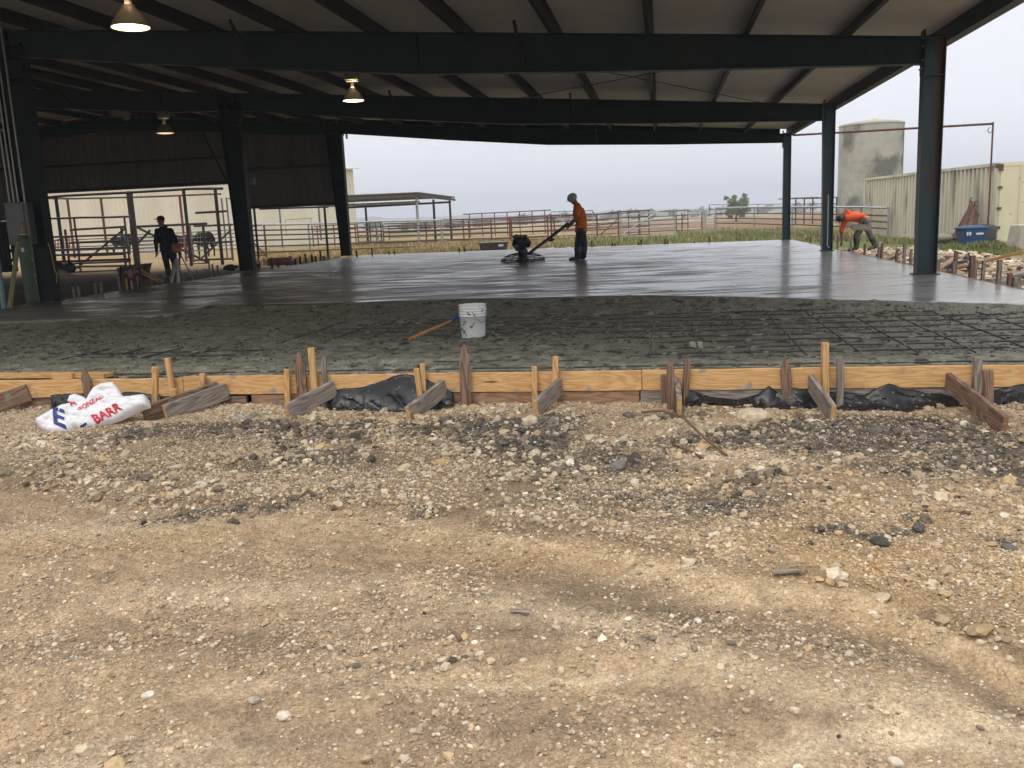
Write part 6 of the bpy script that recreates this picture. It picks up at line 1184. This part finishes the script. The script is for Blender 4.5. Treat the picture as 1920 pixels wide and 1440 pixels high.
# ================================================================== VEGETATION
def grassb(name, label, regs, n, hmin, hmax, cols):
    xs_, ys_ = [], []
    for (x0, y0, x1, y1, wgt) in regs:   # quads in pixel space converted once to ground rectangles
        k = int(n*wgt); px = RNG.uniform(x0, x1, k); py = RNG.uniform(y0, y1, k)
        for a, b in zip(px, py): g = G(a, b, -.36); xs_.append(g.x); ys_.append(g.y)
    x = np.array(xs_); y = np.array(ys_); n = len(x); h = RNG.uniform(hmin, hmax, n)*(.6+.8*clump(x, y, 801, .5)); w_ = h*.10+.006*y/30; a = RNG.uniform(0, 6.28, n); z = zg(x, y)-.02
    ln_ = RNG.normal(0, .35, (n, 2))*h[:, None]; p0 = np.stack([x-np.cos(a)*w_, y-np.sin(a)*w_, z], -1); p1 = np.stack([x+np.cos(a)*w_, y+np.sin(a)*w_, z], -1); p2 = np.stack([x+ln_[:, 0], y+ln_[:, 1], z+h], -1)
    P = np.stack([p0, p1, p2], 1).reshape(-1, 3); Ff = np.arange(3*n).reshape(-1, 3); g = sst(-.25, .25, fbm(x*.30, y*.15, 811, 3)+.25*RNG.normal(0, 1, n)); cc = np.array(cols[0])*(1-g[:, None])+np.array(cols[1])*g[:, None]; cc = cc*RNG.uniform(.7, 1.2, (n, 1))
    tag(npmesh(name, P, Ff, M['grass'], np.repeat(cc, 3, 0), False, 'stuff'), label, 'grass')
grassb('dry_grass', 'dry tan grass growing beyond the far and left edges of the slab', [(640, 455, 900, 484, .45), (880, 452, 1080, 472, .25), (470, 470, 640, 500, .3)], 26000, .10, .30, ((.46, .34, .17), (.33, .27, .12)))
grassb('green_grass', 'patchy green and straw grass beyond the far right of the slab', [(960, 446, 1500, 468, .5), (1270, 428, 1480, 450, .25), (1480, 432, 1640, 455, .25)], 26000, .08, .28, ((.38, .31, .15), (.19, .21, .08)))
grassb('green_grass', 'lush green grass around the blue bin and container', [(1640, 444, 1900, 460, .35), (1755, 450, 1915, 482, .65)], 17000, .08, .28, ((.32, .29, .13), (.15, .20, .06)))
def leafcloud(name, m, clumps, n, size, parent, squash=.8):
    P = []; c = np.array([q[:3] for q in clumps]); r = np.array([q[3] for q in clumps]); w_ = r**2; k = RNG.choice(len(c), n, p=w_/w_.sum()); d = RNG.normal(0, 1, (n, 3)); d /= np.linalg.norm(d, axis=1)[:, None]; rad = RNG.random(n)**.45
    o = c[k]+d*(rad*r[k])[:, None]*np.array([1, 1, squash]); a = RNG.normal(0, 1, (n, 3)); a /= np.linalg.norm(a, axis=1)[:, None]; b = np.cross(a, RNG.normal(0, 1, (n, 3))); b /= np.linalg.norm(b, axis=1)[:, None]; s = size*RNG.uniform(.6, 1.4, (n, 1))
    V = np.stack([o-a*s, o+b*s*.45, o+a*s, o-b*s*.45], 1).reshape(-1, 3)-np.array(wloc(parent)); return npmesh(name, V, np.arange(4*n).reshape(-1, 4), m, None, False, None, parent)
def tree(px, ytop, ybase, wpx, dep, label, n=2500, leaf='leaf', name='tree', group=None, nclump=16, bare=.3):
    top = D(px, ytop, dep); hw = wpx/2*dep/FPX; zb = float(zg(top.x, dep)); H_ = top.z-zb; t = thing(name, label, 'tree', Vector((top.x, dep, zb)), group); rs = random.Random(int(px)); b = Vector((top.x, dep, zb)); m = MB()
    cl_ = []; H_ = max(H_, 1.)
    m.tube([b-Vector((0, 0, .2)), b+Vector((.02*H_, 0, H_*.3)), b+Vector((-.02*H_, 0, H_*.55)), b+Vector((0, 0, H_*.85))], [.045*H_, .035*H_, .022*H_, .006*H_], 7)
    for k in range(nclump):
        a = rs.uniform(0, 6.28); rr = hw*(rs.random()**.6)*.80; z = H_*rs.uniform(bare+.05, .90); q = 1-abs(z/H_-.55)*.9; c = b+Vector((math.cos(a)*rr*q, math.sin(a)*rr*q, z)); cl_.append((*c, hw*rs.uniform(.16, .34)))
        m.tube([b+Vector((0, 0, H_*rs.uniform(.2, .5))), b.lerp(c, .6)+Vector((0, 0, H_*.12)), c], [.018*H_, .01*H_, .004*H_], 5)
    m.build('trunk', M['bark'], t); leafcloud('crown', M[leaf], cl_, n, hw*.060, t); return t
tree(1380, 361, 390, 62, 150, 'lone bright green bushy tree behind the far pipe panels', 4200, nclump=22, bare=.08)
GRP = 'far trees along the horizon'
for i, (px, yt, wd, dep) in enumerate([(700, 416, 60, 330), (755, 420, 50, 300), (800, 417, 70, 340), (850, 417, 60, 320), (900, 414, 60, 330), (1105, 397, 40, 420), (1150, 396, 60, 430), (1190, 393, 40, 420), (1225, 390, 34, 430), (1262, 387, 30, 400), (1284, 387, 16, 330), (1300, 389, 40, 420), (1325, 385.5, 34, 430), (1352, 388, 34, 440), (1430, 386, 60, 460), (1500, 384, 70, 470), (970, 409, 80, 350), (1045, 404, 70, 400)]):
    tree(px, yt, 0, wd, dep, ['dark green hazy tree', 'grey green far tree', 'low spreading far bush'][i % 3]+' on the horizon at %s' % (['the left edge of open view', 'left under the shelter', 'the middle of the shelter', 'the right shelter posts', 'the gap after the shelter', 'the right of the orange shirted worker', 'the left end of the mesh gate', 'the mesh gate middle', 'the mesh gate right half', 'the mesh gate right post', 'the slim pole past the mesh gate', 'the pale rail fence', 'the thick grey post', 'the left of the lone green tree', 'the right of the lone green tree', 'the far right columns', 'behind the low shelter roof', 'directly left of the worker'][i]), 700, 'leafdark', 'far_tree', GRP, 8, .0)
def hills(name, dep, prof, label):
    vs = []; n = len(prof); K = 5
    for i, (px, py) in enumerate(prof):
        t = D(px, py, dep); u = px/60.; e = float(fbm(np.array([px*.11]), np.array([dep*.01]), 900, 4)[0])*1.6
        for j in range(K): f = j/(K-1); vs.append((t.x*(1+.12*f), dep*(1+.14*f), (t.z+e)*(math.cos((1-f)*-1.57)*1) if 0 else (-4 if j == 0 else (t.z+e)*(.55 if j == 1 else (1 if j == 2 else (.8 if j == 3 else -4))))))
    fs = [(i*K+j, (i+1)*K+j, (i+1)*K+j+1, i*K+j+1) for i in range(n-1) for j in range(K-1)]
    o = MB().addm(vs, fs, True).build(name, M['hill']); o['kind'] = 'structure'; return o
def interp_prof(pr, step=5): xs_ = [p[0] for p in pr]; ys_ = [p[1] for p in pr]; return [(x, float(np.interp(x, xs_, ys_))) for x in np.arange(xs_[0], xs_[-1], step)]
hills('hills', 1300, interp_prof([(-300, 440), (300, 424), (640, 412), (680, 407), (692, 404), (715, 408), (760, 409), (820, 405), (900, 403), (960, 404), (1040, 401), (1120, 396), (1200, 394), (1300, 391), (1500, 383), (1800, 372), (2300, 352)]), '')
hills('hills', 800, interp_prof([(-300, 452), (500, 424), (700, 415), (800, 411), (930, 409), (1100, 400), (1250, 394), (1500, 384), (1900, 368), (2200, 356)]), '')
# ================================================================== HAZE
z0 = -8.; z1 = 45.
hm = bpy.data.materials.new('haze_air'); hm.use_nodes = True; n = hm.node_tree.nodes; n.clear(); o_ = n.new('ShaderNodeOutputMaterial'); pv = n.new('ShaderNodeVolumePrincipled')
pv.inputs['Color'].default_value = (.86, .90, 1.0, 1); pv.inputs['Density'].default_value = .0011; pv.inputs['Anisotropy'].default_value = .0; hm.node_tree.links.new(pv.outputs[0], o_.inputs['Volume'])
hz = MB().box((-2000, -320, z0), (2000, 2000, z1)).build('haze', hm); hz['kind'] = 'stuff'
print('scene built')
